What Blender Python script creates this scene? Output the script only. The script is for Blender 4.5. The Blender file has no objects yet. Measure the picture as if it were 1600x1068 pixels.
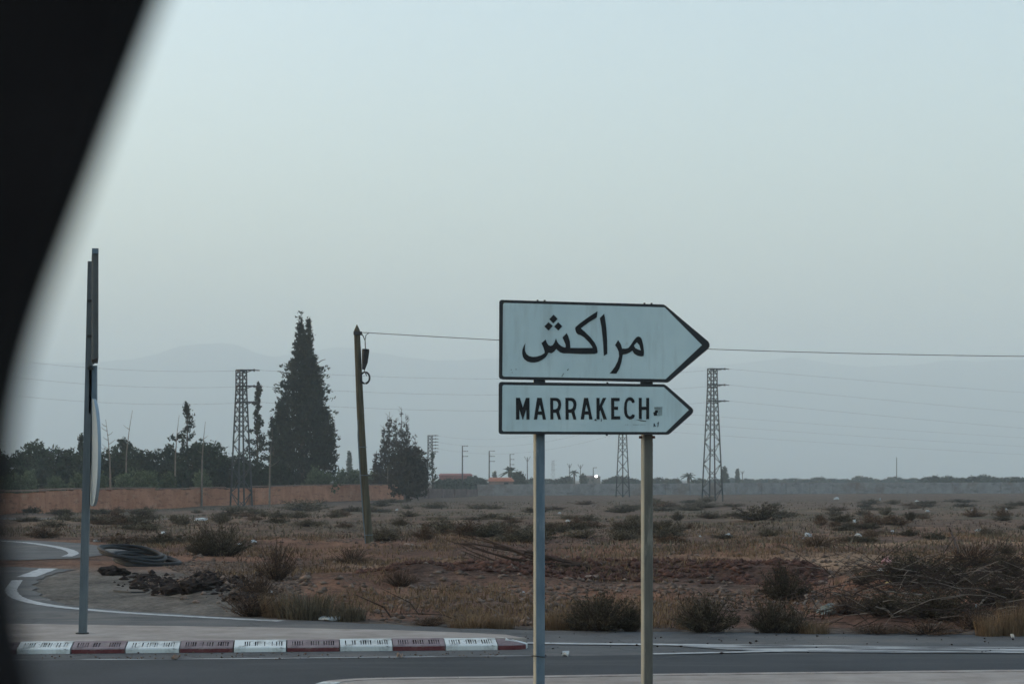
import bpy, math, random
import numpy as np
from mathutils import Vector, Matrix
from mathutils.geometry import tessellate_polygon
R = math.radians
SC = bpy.context.scene
COL = SC.collection

# ---------------------------------------------------------------- camera
F = 70.0/36.0*1600.0          # focal length in photograph pixels
CX, CY = 800.0, 748.0         # vanishing point: horizon row of the photograph
EYE = 1.6
cam = bpy.data.cameras.new('camera'); camo = bpy.data.objects.new('camera', cam); COL.objects.link(camo)
camo.location = (0, 0, EYE); camo.rotation_euler = (R(90), 0, 0)
cam.lens = 70; cam.sensor_width = 36; cam.sensor_fit = 'HORIZONTAL'
cam.shift_y = (CY-534)/1600.0
cam.clip_start = 0.05; cam.clip_end = 60000
cam.dof.use_dof = True; cam.dof.focus_distance = 22.0; cam.dof.aperture_fstop = 9.5
SC.camera = camo

# ---------------------------------------------------------------- sky, sun, exposure
SUN_EL, SUN_AZ = 7.0, -75.0    # azimuth measured from the view direction, negative = left
w = bpy.data.worlds.new('World'); SC.world = w; w.use_nodes = True
nt = w.node_tree; nt.nodes.clear()
sky = nt.nodes.new('ShaderNodeTexSky'); sky.sky_type = 'NISHITA'; sky.sun_disc = False
sky.sun_elevation = R(SUN_EL); sky.sun_rotation = R(SUN_AZ)
sky.altitude = 400; sky.air_density = 1.0; sky.dust_density = 4.75; sky.ozone_density = 1.15
bg = nt.nodes.new('ShaderNodeBackground'); bg.inputs['Strength'].default_value = 0.15
wo = nt.nodes.new('ShaderNodeOutputWorld')
nt.links.new(sky.outputs[0], bg.inputs[0]); nt.links.new(bg.outputs[0], wo.inputs[0])
sl = bpy.data.lights.new('sun', 'SUN'); so = bpy.data.objects.new('sun', sl); COL.objects.link(so)
sl.energy = 0.5; sl.angle = R(25); sl.color = (1.0, 0.86, 0.70)
sd = Vector((math.sin(R(SUN_AZ))*math.cos(R(SUN_EL)), math.cos(R(SUN_AZ))*math.cos(R(SUN_EL)), math.sin(R(SUN_EL))))
so.rotation_euler = (-sd).to_track_quat('-Z', 'Y').to_euler()
so.location = (-20, -10, 30)
SC.view_settings.view_transform = 'Standard'; SC.view_settings.look = 'None'
SC.view_settings.gamma = 1.0; SC.view_settings.use_curve_mapping = False
SC.view_settings.exposure = 2.0
SC.cycles.volume_bounces = 3
SC.cycles.max_bounces = 6

# ---------------------------------------------------------------- helpers
rng = np.random.default_rng(7)
random.seed(7)
ORD = ['first','second','third','fourth','fifth','sixth','seventh','eighth','ninth','tenth','eleventh','twelfth','thirteenth',
       'fourteenth','fifteenth','sixteenth','seventeenth','eighteenth','nineteenth','twentieth','twenty-first','twenty-second',
       'twenty-third','twenty-fourth','twenty-fifth','twenty-sixth','twenty-seventh','twenty-eighth','twenty-ninth','thirtieth']
ORD += ['thirty-'+w for w in ORD[:9]]
def tag(o, label=None, cat=None, group=None, kind=None):
    if label: o['label'] = label
    if cat: o['category'] = cat
    if group: o['group'] = group
    if kind: o['kind'] = kind
    return o
def empty(name, loc, label=None, cat=None, group=None, rz=0):
    o = bpy.data.objects.new(name, None); COL.objects.link(o); o.location = loc; o.rotation_euler[2] = rz
    o.empty_display_size = 0.1
    return tag(o, label, cat, group)
def make_mesh(name, V, Fc, mats, midx=None, smooth=False):
    me = bpy.data.meshes.new(name)
    V = np.asarray(V, dtype=np.float32)
    if isinstance(Fc, np.ndarray):
        k = Fc.shape[1]; n = len(Fc)
        me.vertices.add(len(V)); me.vertices.foreach_set('co', V.ravel())
        me.loops.add(n*k); me.loops.foreach_set('vertex_index', Fc.astype(np.int32).ravel())
        me.polygons.add(n); me.polygons.foreach_set('loop_start', np.arange(0, n*k, k, dtype=np.int32))
        try: me.polygons.foreach_set('loop_total', np.full(n, k, dtype=np.int32))
        except Exception: pass
        me.update(calc_edges=True)
    else:
        me.from_pydata([tuple(map(float, v)) for v in V], [], Fc); me.update()
    for m in (mats if isinstance(mats, (list, tuple)) else [mats]): me.materials.append(m)
    if midx is not None: me.polygons.foreach_set('material_index', np.asarray(midx, dtype=np.int32))
    if smooth: me.polygons.foreach_set('use_smooth', np.ones(len(me.polygons), dtype=bool))
    me.update()
    return me
def obj(name, me, parent=None, loc=(0,0,0)):
    o = bpy.data.objects.new(name, me); COL.objects.link(o); o.location = loc
    if parent: o.parent = parent
    return o
class MB:
    """collects simple solids for ONE mesh object"""
    def __init__(s): s.v = []; s.f = []; s.m = []
    def add(s, V, Fc, m=0):
        b = len(s.v); s.v += [tuple(v) for v in V]; s.f += [tuple(i+b for i in q) for q in Fc]; s.m += [m]*len(Fc)
    def box(s, a, b, m=0):
        (x0,y0,z0),(x1,y1,z1) = a, b
        s.add([(x0,y0,z0),(x1,y0,z0),(x1,y1,z0),(x0,y1,z0),(x0,y0,z1),(x1,y0,z1),(x1,y1,z1),(x0,y1,z1)],
              [(0,3,2,1),(4,5,6,7),(0,1,5,4),(1,2,6,5),(2,3,7,6),(3,0,4,7)], m)
    def tube(s, pts, rad, n=6, m=0, cap=True):
        P = [Vector(p) for p in pts]
        rr = rad if isinstance(rad, (list, tuple)) else [rad]*len(P)
        V = []; Fc = []
        t0 = (P[1]-P[0]).normalized()
        ref = Vector((0,0,1)) if abs(t0.z) < .9 else Vector((1,0,0))
        for i, p in enumerate(P):
            t = (P[min(i+1,len(P)-1)]-P[max(i-1,0)])
            t = t.normalized() if t.length > 1e-9 else t0
            a = t.cross(ref); a = a.normalized() if a.length > 1e-6 else Vector((1,0,0))
            b = t.cross(a)
            for k in range(n):
                c = 2*math.pi*(k+.5)/n
                V.append(p+(a*math.cos(c)+b*math.sin(c))*rr[i])
        for i in range(len(P)-1):
            for k in range(n):
                k2 = (k+1) % n
                Fc.append((i*n+k, i*n+k2, (i+1)*n+k2, (i+1)*n+k))
        if cap:
            Fc.append(tuple(range(n))); Fc.append(tuple((len(P)-1)*n+k for k in range(n-1,-1,-1)))
        s.add(V, Fc, m)
    def prism(s, loop, off, m=0, cap_m=None):
        """loop: list of Vectors in a plane, off: Vector extrusion"""
        n = len(loop); off = Vector(off)
        tris = tessellate_polygon([[Vector(p) for p in loop]])
        V = [Vector(p) for p in loop]+[Vector(p)+off for p in loop]
        s.add(V, [tuple(t) for t in tris], m if cap_m is None else cap_m)
        s.add(V, [tuple(i+n for i in t[::-1]) for t in tris], m)
        s.add(V, [(i, (i+1) % n, (i+1) % n+n, i+n) for i in range(n)], m)
    def build(s, name, mats, parent=None, loc=(0,0,0), smooth=False):
        return obj(name, make_mesh(name, s.v, s.f, mats, s.m, smooth), parent, loc)

# value noise -------------------------------------------------------------
_T = np.random.default_rng(3).random((256, 256))
def vnoise(x, y):
    x = np.asarray(x, float); y = np.asarray(y, float)
    xi = np.floor(x).astype(int); yi = np.floor(y).astype(int); fx = x-xi; fy = y-yi
    fx = fx*fx*(3-2*fx); fy = fy*fy*(3-2*fy)
    a = _T[yi % 256, xi % 256]; b = _T[yi % 256, (xi+1) % 256]; c = _T[(yi+1) % 256, xi % 256]; d = _T[(yi+1) % 256, (xi+1) % 256]
    return (a*(1-fx)+b*fx)*(1-fy)+(c*(1-fx)+d*fx)*fy
def fbm(x, y, o=4):
    s = 0; a = .5; t = 0
    for i in range(o):
        s = s+a*vnoise(x*2**i+17.3*i, y*2**i+5.1*i); t += a; a *= .5
    return s/t
def sstep(a, b, x):
    t = np.clip((np.asarray(x, float)-a)/(b-a), 0, 1); return t*t*(3-2*t)

# terrain -----------------------------------------------------------------
EDGE_P = [-1500,-400,130,190,260,350,430,600,850,1600,2000,4000]
EDGE_D = [58,58,55,46,36,28,23.6,22.3,21.5,20.8,20.6,20.0]
def pix(x, y): return CX+F*np.asarray(x)/np.maximum(np.asarray(y), 1.0)
def height(x, y):
    x = np.asarray(x, float); y = np.asarray(y, float)
    p = pix(x, y); e = np.interp(p, EDGE_P, EDGE_D)
    k = sstep(0.2, 5.0, y-e)
    z = -0.012-0.9*sstep(60, 160, y)
    n = (fbm(x*.16+3, y*.10+8, 3)-.5)*0.40 + (fbm(x*.9, y*.7+40, 3)-.5)*0.16*(1-sstep(50,120,y))
    z = z+k*n*(1-.5*sstep(120,300,y))*(1-sstep(400,900,y))
    # bulldozed berm of red earth, and the mound under the brush pile
    bx = sstep(520, 640, p)*(1-sstep(1230, 1330, p))
    bc = 31.0+1.2*np.sin(x*.5)
    z = z+bx*(0.24+.16*(fbm(x*1.3, y*1.3, 3)-.5))*np.exp(-((y-bc)/1.3)**2)
    bx2 = sstep(1270, 1400, p)*(1-sstep(2100, 2400, p))
    z = z+bx2*(0.34+.25*(fbm(x*.9, y*.9, 3)-.5))*np.exp(-((y-28.5)/3.6)**2)
    bx3 = sstep(250, 330, p)*(1-sstep(520, 600, p))
    z = z+bx3*(0.16+.2*(fbm(x*1.1, y*1.1, 3)-.5))*np.exp(-((y-29.0)/3.0)**2)
    return z
def gz(x, y): return float(height(np.array([x]), np.array([y]))[0])
def ground_at(px, py):
    """world point on the terrain along a ray through a photograph pixel"""
    u = (px-CX)/F; v = (CY-py)/F
    D = np.exp(np.linspace(math.log(4.0), math.log(9000.0), 900))
    for _ in range(2):
        below = EYE+v*D <= height(u*D, D)
        i = int(np.argmax(below)) if below.any() else len(D)-1
        D = np.linspace(D[max(i-1, 0)], D[i], 60)
    hi = float(D[-1])
    return Vector((u*hi, hi, gz(u*hi, hi)))
def at(px, py, D): return Vector(((px-CX)/F*D, D, EYE+(CY-py)/F*D))
def flat(px, py, z=0.0):
    D = (EYE-z)*F/(py-CY); return Vector(((px-CX)/F*D, D, z))

# materials ---------------------------------------------------------------
MATS = {}
def mat(name, c1, c2=None, scale=4.0, rough=.85, spec=.25, bump=0.0, bscale=None, detail=5, stretch=(1,1,1), metal=0.0,
        rand=0.0, island=0.0, trans=0.0, contrast=(.35,.65), wear=(), crack=None):
    if name in MATS: return MATS[name]
    m = bpy.data.materials.new(name); m.use_nodes = True; n = m.node_tree; L = n.links
    b = n.nodes['Principled BSDF']; b.inputs['Roughness'].default_value = rough
    b.inputs['Specular IOR Level'].default_value = spec; b.inputs['Metallic'].default_value = metal
    col = None
    tc = n.nodes.new('ShaderNodeTexCoord'); mp = n.nodes.new('ShaderNodeMapping'); mp.inputs['Scale'].default_value = stretch
    L.new(tc.outputs['Object'], mp.inputs[0])
    if c2 is not None:
        no = n.nodes.new('ShaderNodeTexNoise'); no.inputs['Scale'].default_value = scale; no.inputs['Detail'].default_value = detail
        no.inputs['Roughness'].default_value = .65
        L.new(mp.outputs[0], no.inputs['Vector'])
        rp = n.nodes.new('ShaderNodeValToRGB'); rp.color_ramp.elements[0].position = contrast[0]; rp.color_ramp.elements[1].position = contrast[1]
        rp.color_ramp.elements[0].color = (*c1, 1); rp.color_ramp.elements[1].color = (*c2, 1)
        L.new(no.outputs['Fac'], rp.inputs[0]); col = rp.outputs[0]
    else:
        rgb = n.nodes.new('ShaderNodeRGB'); rgb.outputs[0].default_value = (*c1, 1); col = rgb.outputs[0]
    for wc, ws, lo, hi, wst in wear:              # stains, dust, chips: colour, noise scale, threshold range, stretch
        m2 = n.nodes.new('ShaderNodeMapping'); m2.inputs['Scale'].default_value = wst; m2.inputs['Location'].default_value = (ws*.37, 4.1, 1.3); L.new(tc.outputs['Object'], m2.inputs[0])
        wn = n.nodes.new('ShaderNodeTexNoise'); wn.inputs['Scale'].default_value = ws; wn.inputs['Detail'].default_value = 7; wn.inputs['Roughness'].default_value = .7; L.new(m2.outputs[0], wn.inputs['Vector'])
        wr = n.nodes.new('ShaderNodeMapRange'); wr.inputs[1].default_value = lo; wr.inputs[2].default_value = hi; L.new(wn.outputs['Fac'], wr.inputs[0])
        wm = n.nodes.new('ShaderNodeMix'); wm.data_type = 'RGBA'; L.new(wr.outputs[0], wm.inputs[0]); L.new(col, wm.inputs[6]); wm.inputs[7].default_value = (*wc, 1); col = wm.outputs[2]
    if crack:                                     # thin dark cracks: colour, cell scale, width
        vo = n.nodes.new('ShaderNodeTexVoronoi'); vo.feature = 'DISTANCE_TO_EDGE'; vo.inputs['Scale'].default_value = crack[1]
        dn = n.nodes.new('ShaderNodeTexNoise'); dn.inputs['Scale'].default_value = crack[1]*3; L.new(tc.outputs['Object'], dn.inputs['Vector'])
        va = n.nodes.new('ShaderNodeVectorMath'); va.operation = 'MULTIPLY_ADD'; va.inputs[1].default_value = (1.2/crack[1]*.4,)*3; L.new(dn.outputs['Color'], va.inputs[0]); L.new(tc.outputs['Object'], va.inputs[2]); L.new(va.outputs[0], vo.inputs['Vector'])
        cr = n.nodes.new('ShaderNodeMapRange'); cr.inputs[1].default_value = 0; cr.inputs[2].default_value = crack[2]; cr.inputs[3].default_value = .75; cr.inputs[4].default_value = 0; L.new(vo.outputs['Distance'], cr.inputs[0])
        cm_ = n.nodes.new('ShaderNodeMix'); cm_.data_type = 'RGBA'; L.new(cr.outputs[0], cm_.inputs[0]); L.new(col, cm_.inputs[6]); cm_.inputs[7].default_value = (*crack[0], 1); col = cm_.outputs[2]
    for amt, kind in ((rand, 'o'), (island, 'i')):
        if amt > 0:
            if kind == 'o': s = n.nodes.new('ShaderNodeObjectInfo').outputs['Random']
            else: s = n.nodes.new('ShaderNodeNewGeometry').outputs['Random Per Island']
            mr = n.nodes.new('ShaderNodeMapRange'); mr.inputs[3].default_value = 1-amt; mr.inputs[4].default_value = 1+amt
            L.new(s, mr.inputs[0])
            hs = n.nodes.new('ShaderNodeHueSaturation'); L.new(mr.outputs[0], hs.inputs['Value']); L.new(col, hs.inputs['Color']); col = hs.outputs[0]
    L.new(col, b.inputs['Base Color'])
    if bump > 0:
        nb = n.nodes.new('ShaderNodeTexNoise'); nb.inputs['Scale'].default_value = bscale or scale*4; nb.inputs['Detail'].default_value = 4
        L.new(mp.outputs[0], nb.inputs['Vector'])
        bp = n.nodes.new('ShaderNodeBump'); bp.inputs['Strength'].default_value = 1.0; bp.inputs['Distance'].default_value = bump
        L.new(nb.outputs['Fac'], bp.inputs['Height']); L.new(bp.outputs[0], b.inputs['Normal'])
    if trans > 0:
        out = n.nodes['Material Output']; tr = n.nodes.new('ShaderNodeBsdfTranslucent'); L.new(col, tr.inputs[0])
        mx = n.nodes.new('ShaderNodeMixShader'); mx.inputs[0].default_value = trans
        L.new(b.outputs[0], mx.inputs[1]); L.new(tr.outputs[0], mx.inputs[2]); L.new(mx.outputs[0], out.inputs[0])
    MATS[name] = m
    return m

M_ASPH  = mat('old_asphalt', (.050,.052,.055), (.110,.108,.106), .8, .8, .3, .006, 90, detail=12, wear=[((.16,.14,.12), .35, .52, .72, (1,2.5,1)), ((.035,.036,.038), .9, .60, .70, (.5,1.6,1)), ((.17,.165,.16), 55, .60, .70, (1,.5,1))], crack=((.03,.03,.03), .45, .010))
M_ASPHN = mat('new_asphalt', (.011,.013,.016), (.030,.032,.037), .5, .75, .3, .005, 100, detail=12, wear=[((.06,.06,.06), .5, .55, .75, (.25,2.5,1)), ((.075,.078,.082), 60, .60, .70, (1,.5,1))])
M_PAINT = mat('road_paint', (.12,.12,.12), (.40,.41,.41), 7, .7, .3, 0, contrast=(.30,.50))
M_WORN  = mat('worn_road_paint', (.080,.082,.085), (.40,.41,.41), 2.6, .8, .3, 0, detail=9, stretch=(.35,2.4,1), contrast=(.47,.56))
M_CONC  = mat('island_concrete', (.24,.205,.18), (.36,.32,.29), 2.5, .9, .2, .004, 40, detail=8)
M_KW    = mat('white_kerb_paint', (.26,.27,.255), (.62,.64,.62), 6, .8, .25, .002, 60, contrast=(.30,.52), rand=.10, detail=9, wear=[((.15,.14,.12), 5, .56, .66, (1,1,1)), ((.08,.078,.07), 16, .60, .68, (1,1,2))])
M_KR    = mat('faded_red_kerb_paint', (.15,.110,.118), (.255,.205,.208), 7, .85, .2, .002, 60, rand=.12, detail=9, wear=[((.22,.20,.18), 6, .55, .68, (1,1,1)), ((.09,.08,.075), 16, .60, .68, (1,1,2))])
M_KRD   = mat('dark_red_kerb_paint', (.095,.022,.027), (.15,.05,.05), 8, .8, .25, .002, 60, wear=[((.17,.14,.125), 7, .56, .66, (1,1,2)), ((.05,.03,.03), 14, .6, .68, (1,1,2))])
M_NEARBLK  = mat('near_black', (.018,.018,.018), (.04,.038,.036), 20)
M_GALV  = mat('galvanised_steel', (.075,.115,.150), (.125,.170,.205), 6, .5, .35, 0, stretch=(3,3,.6), wear=[((.20,.235,.26), 9, .55, .68, (2,2,.35)), ((.085,.060,.045), 7, .66, .74, (2,2,.5))])
M_GALVB = mat('weathered_beige_steel', (.085,.081,.068), (.140,.130,.108), 5, .6, .3, 0, stretch=(3,3,.5), wear=[((.22,.205,.17), 8, .55, .68, (2,2,.35)), ((.075,.045,.03), 6, .63, .72, (2,2,.6))])
M_SIGNF = mat('sign_sheeting', (.45,.585,.615), (.53,.66,.68), 2.2, .45, .4, detail=9, wear=[((.36,.45,.46), 3, .52, .80, (3,3,.35)), ((.30,.33,.32), 9, .66, .78, (1.5,1.5,.6))])
M_SIGNB = mat('sign_black', (.010,.014,.018), (.016,.020,.026), 6, .5, .4)
M_INK   = mat('sign_ink', (.010,.012,.015), None, rough=.5)
M_SCUFF = mat('sign_scuff', (.10,.13,.13), (.28,.34,.36), 60, .7)
M_STICK = mat('sign_sticker', (.20,.27,.27), (.34,.42,.43), 40, .7)
M_RUST  = mat('rust', (.06,.025,.015), (.12,.06,.04), 15)
M_STEEL = mat('pylon_steel', (.034,.038,.040), (.066,.070,.072), 1.2, .7, .25)
M_WIRE  = mat('wire', (.05,.05,.052), None, rough=.5)
M_BLACK = mat('black_plastic', (.012,.013,.015), (.022,.023,.025), 8, .6)
M_WOOD  = mat('weathered_pole_wood', (.058,.052,.036), (.11,.10,.070), 3, .9, .15, .01, 20, stretch=(6,6,.5))
M_EARTHW= mat('red_earth_wall', (.29,.125,.072), (.44,.215,.135), .55, .95, .1, .04, 3, detail=9, wear=[((.16,.075,.05), 1.2, .54, .66, (.4,.4,3.5)), ((.42,.26,.18), .8, .58, .72, (.5,.5,1.6))])
M_GREYW = mat('grey_block_wall', (.215,.205,.20), (.30,.285,.275), .8, .95, .1, .02, 4, detail=8, wear=[((.13,.12,.115), .6, .54, .68, (.6,.6,2)), ((.19,.15,.13), .25, .52, .68, (1,1,1))])
M_BROWNW= mat('brown_block_wall', (.12,.09,.08), (.20,.15,.14), .8, .95, .1, .02, 4, detail=8)
M_CAP   = mat('wall_cap', (.17,.10,.075), (.25,.17,.13), 2)
M_TRUNK = mat('bark', (.05,.04,.032), (.09,.075,.06), 3, .95, .1, .02, 12)
M_PALEW = mat('bare_bark', (.14,.12,.10), (.22,.19,.16), 3, .95, .1)
M_CYP   = mat('cypress_foliage', (.014,.022,.015), (.030,.039,.025), .5, .9, .1, island=.45, trans=.15)
M_CYPB  = mat('browned_cypress_foliage', (.024,.022,.016), (.052,.040,.030), .5, .9, .1, island=.45, trans=.15)
M_GROVE = mat('grove_foliage', (.017,.029,.017), (.040,.056,.033), .5, .9, .1, rand=.25, island=.45, trans=.2)
M_OLIVE = mat('pale_bush_foliage', (.068,.092,.050), (.115,.145,.085), .7, .9, .1, rand=.2, island=.4, trans=.2)
M_FARL  = mat('far_foliage', (.030,.042,.032), (.055,.068,.048), .2, .9, .1, rand=.3, island=.4)
M_PALM  = mat('palm_foliage', (.035,.048,.036), (.06,.075,.05), 1, .9, .1, island=.3)
M_SHG   = mat('grey_green_scrub', (.082,.068,.046), (.135,.112,.078), 2, .9, .1, rand=.25, island=.5, trans=.15)
M_SHD   = mat('dark_scrub', (.044,.038,.025), (.092,.074,.050), 2, .9, .1, rand=.2, island=.5, trans=.15)
M_SHB   = mat('brown_scrub', (.085,.052,.034), (.145,.094,.062), 2, .9, .1, rand=.25, island=.5, trans=.15)
M_SHY   = mat('straw_grass', (.130,.084,.048), (.22,.152,.092), 2, .9, .1, rand=.15, island=.4, trans=.2)
M_TWIG  = mat('dead_twig', (.032,.022,.018), (.065,.046,.038), 3, .95, .1)
M_TWIGP = mat('pale_dead_branch', (.14,.11,.09), (.23,.185,.15), 3, .95, .1)
M_STONE = mat('stone', (.11,.076,.058), (.20,.150,.122), 6, .95, .1, rand=.25, island=.35)
M_CLOD  = mat('dark_clod', (.016,.012,.011), (.040,.029,.025), 6, .95, .1, .02, 20)
M_BAG   = mat('white_plastic', (.34,.37,.38), (.50,.52,.52), 4, .6, .3, rand=.15)
M_PINK  = mat('pink_plastic', (.42,.22,.21), (.52,.31,.30), 4, .6)
M_YEL   = mat('yellow_plastic', (.50,.40,.14), (.60,.50,.22), 4, .6)
M_ROOFR = mat('red_roof', (.20,.065,.055), (.27,.10,.09), 1, .9)
M_HOUSE = mat('house_plaster', (.22,.15,.13), (.30,.21,.18), .6, .9)
M_DARK  = mat('dark_opening', (.012,.012,.014), None, rough=.4)
M_CAR   = mat('car_trim', (.0085,.0070,.0075), (.013,.011,.0115), 30, .8, .15)
M_MOUNT = mat('mountain_rock', (.10,.085,.075), (.16,.135,.12), .002, .95, .1)

# ================================================================ THE SETTING
def build_ground():
    rows = np.concatenate([np.linspace(-900, -10, 8), np.linspace(0, 20, 14), np.exp(np.linspace(math.log(20.3), math.log(85), 230)),
                           np.exp(np.linspace(math.log(86), math.log(420), 110)), np.exp(np.linspace(math.log(440), math.log(10200), 40))])
    u = np.concatenate([-np.exp(np.linspace(math.log(9.0), math.log(.32), 26)), np.linspace(-.31, .31, 330), np.exp(np.linspace(math.log(.32), math.log(9.0), 26))])
    Y, U = np.meshgrid(rows, u, indexing='ij')
    Wd = np.maximum(np.abs(Y), 18.0)
    X = np.clip(U*Wd, -8400, 8400)
    # columns that were clipped are spread a little so that no faces collapse
    X = X+np.sign(X)*np.where(np.abs(U*Wd) > 8400, (np.abs(U)-.3)*10, 0)
    Z = height(X, Y)
    V = np.stack([X, Y, Z], -1).reshape(-1, 3)
    nr, nc = X.shape
    i = np.arange(nr*nc).reshape(nr, nc)
    Q = np.stack([i[:-1,:-1], i[:-1,1:], i[1:,1:], i[1:,:-1]], -1).reshape(-1, 4)
    # soil map: red earth, grey scrub soil, tan vehicle tracks, gravel shoulder
    x, y = X.ravel(), Y.ravel(); p = pix(x, y)
    n1 = fbm(x*.22+9, y*.12+2, 4); n2 = fbm(x*.5+50, y*.22+31, 4); n3 = fbm(x*.08, y*.05+77, 4); n4 = fbm(x*2.5, y*1.2, 3)
    red = np.array([.162,.084,.054]); dred = np.array([.096,.052,.037]); grey = np.array([.112,.080,.061]); tan = np.array([.270,.178,.114])
    gravel = np.array([.118,.110,.097]); scrub = np.array([.098,.080,.056])
    def mix(a, b, k): k = np.asarray(k)[:, None]; return a*(1-k)+b*k
    c = mix(np.tile(red, (len(x), 1)), dred, sstep(.42, .62, n2))
    c = mix(c, grey, sstep(38, 75, y+30*(n1-.5))*.85)
    c = mix(c, scrub*.8, sstep(.44, .62, n1)*sstep(45, 80, y)*.85)
    c = mix(c, tan*.75, sstep(.60, .72, n2)*sstep(45, 80, y)*(1-sstep(150, 220, y))*.5)
    c = mix(c, red*.9, sstep(.56, .70, n3)*sstep(45, 60, y)*(1-sstep(90, 150, y))*.8)
    c = mix(c, grey*.82, sstep(150, 260, y)*.7)
    # tan tracks across the field
    t1 = np.exp(-((y-(37.5+1.4*np.sin(x*.16)+6*(n3-.5)))/3.2)**2)*sstep(420, 640, p)
    c = mix(c, tan, t1*sstep(.30, .60, n2+.08)*.85)
    t2 = np.exp(-((y-(47.0+.04*x))/1.1)**2)*sstep(1150, 1300, p)
    c = mix(c, tan*1.05, t2*.75)
    t3 = np.exp(-((y-(104+.25*x))/5)**2)*(1-sstep(260, 420, p))
    c = mix(c, np.array([.15,.15,.15]), t3*.8)
    # berm: dark red clods
    bk = sstep(540, 640, p)*(1-sstep(1230, 1330, p))*np.exp(-((y-30.4)/1.5)**2)
    c = mix(c, dred*.85, bk*.85)
    # grey gravel on the flat at the junction and in front of the berm
    e = np.interp(p, EDGE_P, EDGE_D)
    g1 = (1-sstep(330, 520, p+120*(n2-.5)))*(1-sstep(33, 40, y+6*(n1-.5)))
    c = mix(c, gravel, g1*.9)
    g2 = np.exp(-((y-27.0)/1.7)**2)*sstep(600, 700, p)*(1-sstep(1150, 1250, p))
    c = mix(c, gravel*1.0, g2*sstep(.35, .6, n2)*.8)
    g3 = (1-sstep(.1, .7, y-e))*sstep(430, 500, p)
    c = mix(c, gravel*.75, g3*.7)
    c = c*(0.80+.4*n4)[:, None]
    me = make_mesh('ground', V, Q, [])
    ca = me.color_attributes.new('soil', 'FLOAT_COLOR', 'POINT')
    ca.data.foreach_set('color', np.concatenate([c, np.ones((len(c), 1))], 1).astype(np.float32).ravel())
    m = bpy.data.materials.new('soil'); m.use_nodes = True; n = m.node_tree; L = n.links; b = n.nodes['Principled BSDF']
    b.inputs['Roughness'].default_value = .95; b.inputs['Specular IOR Level'].default_value = .1
    at_ = n.nodes.new('ShaderNodeAttribute'); at_.attribute_name = 'soil'
    tc = n.nodes.new('ShaderNodeTexCoord')
    n1_ = n.nodes.new('ShaderNodeTexNoise'); n1_.inputs['Scale'].default_value = 11; n1_.inputs['Detail'].default_value = 8; n1_.inputs['Roughness'].default_value = .75
    n2_ = n.nodes.new('ShaderNodeTexVoronoi'); n2_.inputs['Scale'].default_value = 9
    L.new(tc.outputs['Object'], n1_.inputs['Vector']); L.new(tc.outputs['Object'], n2_.inputs['Vector'])
    mr = n.nodes.new('ShaderNodeMapRange'); mr.inputs[1].default_value = .3; mr.inputs[2].default_value = .7; mr.inputs[3].default_value = .25; mr.inputs[4].default_value = 2.0
    n3_ = n.nodes.new('ShaderNodeTexNoise'); n3_.inputs['Scale'].default_value = 1.1; n3_.inputs['Detail'].default_value = 9; n3_.inputs['Roughness'].default_value = .8
    mp_ = n.nodes.new('ShaderNodeMapping'); mp_.inputs['Scale'].default_value = (1, .45, 1); L.new(tc.outputs['Object'], mp_.inputs[0]); L.new(mp_.outputs[0], n3_.inputs['Vector'])
    av = n.nodes.new('ShaderNodeMix'); av.inputs[0].default_value = .5; L.new(n1_.outputs['Fac'], av.inputs[2]); L.new(n3_.outputs['Fac'], av.inputs[3])
    mr.inputs[1].default_value = .38; mr.inputs[2].default_value = .62
    L.new(av.outputs[0], mr.inputs[0])
    hs = n.nodes.new('ShaderNodeHueSaturation'); L.new(mr.outputs[0], hs.inputs['Value']); L.new(at_.outputs['Color'], hs.inputs['Color'])
    L.new(hs.outputs[0], b.inputs['Base Color'])
    ad = n.nodes.new('ShaderNodeMath'); ad.operation = 'ADD'; L.new(n1_.outputs['Fac'], ad.inputs[0]); L.new(n2_.outputs['Distance'], ad.inputs[1])
    bp = n.nodes.new('ShaderNodeBump'); bp.inputs['Distance'].default_value = .05; L.new(ad.outputs[0], bp.inputs['Height']); L.new(bp.outputs[0], b.inputs['Normal'])
    me.materials.append(m)
    me.polygons.foreach_set('use_smooth', np.ones(len(me.polygons), dtype=bool))
    return tag(obj('ground', me), kind='structure')
build_ground()

def sheet(name, pts, z, m, parent=None):
    P = [Vector((p[0], p[1], z)) for p in pts]
    tris = tessellate_polygon([P])
    o = obj(name, make_mesh(name, P, [tuple(t) if (P[t[1]]-P[t[0]]).cross(P[t[2]]-P[t[0]]).z > 0 else tuple(t[::-1]) for t in tris], m), parent)
    return o
def smooth_pts(pts, k=4):
    """Catmull-Rom through 2D points"""
    out = []
    n = len(pts)
    for i in range(n-1):
        p0 = pts[max(i-1,0)]; p1 = pts[i]; p2 = pts[i+1]; p3 = pts[min(i+2,n-1)]
        for j in range(k):
            t = j/k
            out.append(tuple(.5*((2*b)+(-a+c)*t+(2*a-5*b+4*c-d)*t*t+(-a+3*b-3*c+d)*t**3) for a, b, c, d in zip(p0, p1, p2, p3)))
    out.append(tuple(pts[-1])); return out
GRAVEL_EDGE = [(118,889),(90,894),(64,903),(54,915),(64,930),(98,942),(150,949.5),(300,959.5),(450,967),(600,974.5),(700,979.5),(850,984),(1100,987),(1600,992.5),(2100,997)]
ge = [flat(*p).xy for p in smooth_pts(GRAVEL_EDGE, 5)]
ge = [(p[0]+.05*math.sin(i*2.1), p[1]+.06*math.sin(i*1.7)) for i, p in enumerate(ge)]
left_back = flat(-420, 885).xy; 
tag(sheet('road', [(-45, 4), (45, 4), (45, 20.0)]+[tuple(p) for p in ge[::-1]]+[tuple(flat(30,885).xy), tuple(left_back), (-45, 36)], 0.0, M_ASPH), kind='structure')
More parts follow.
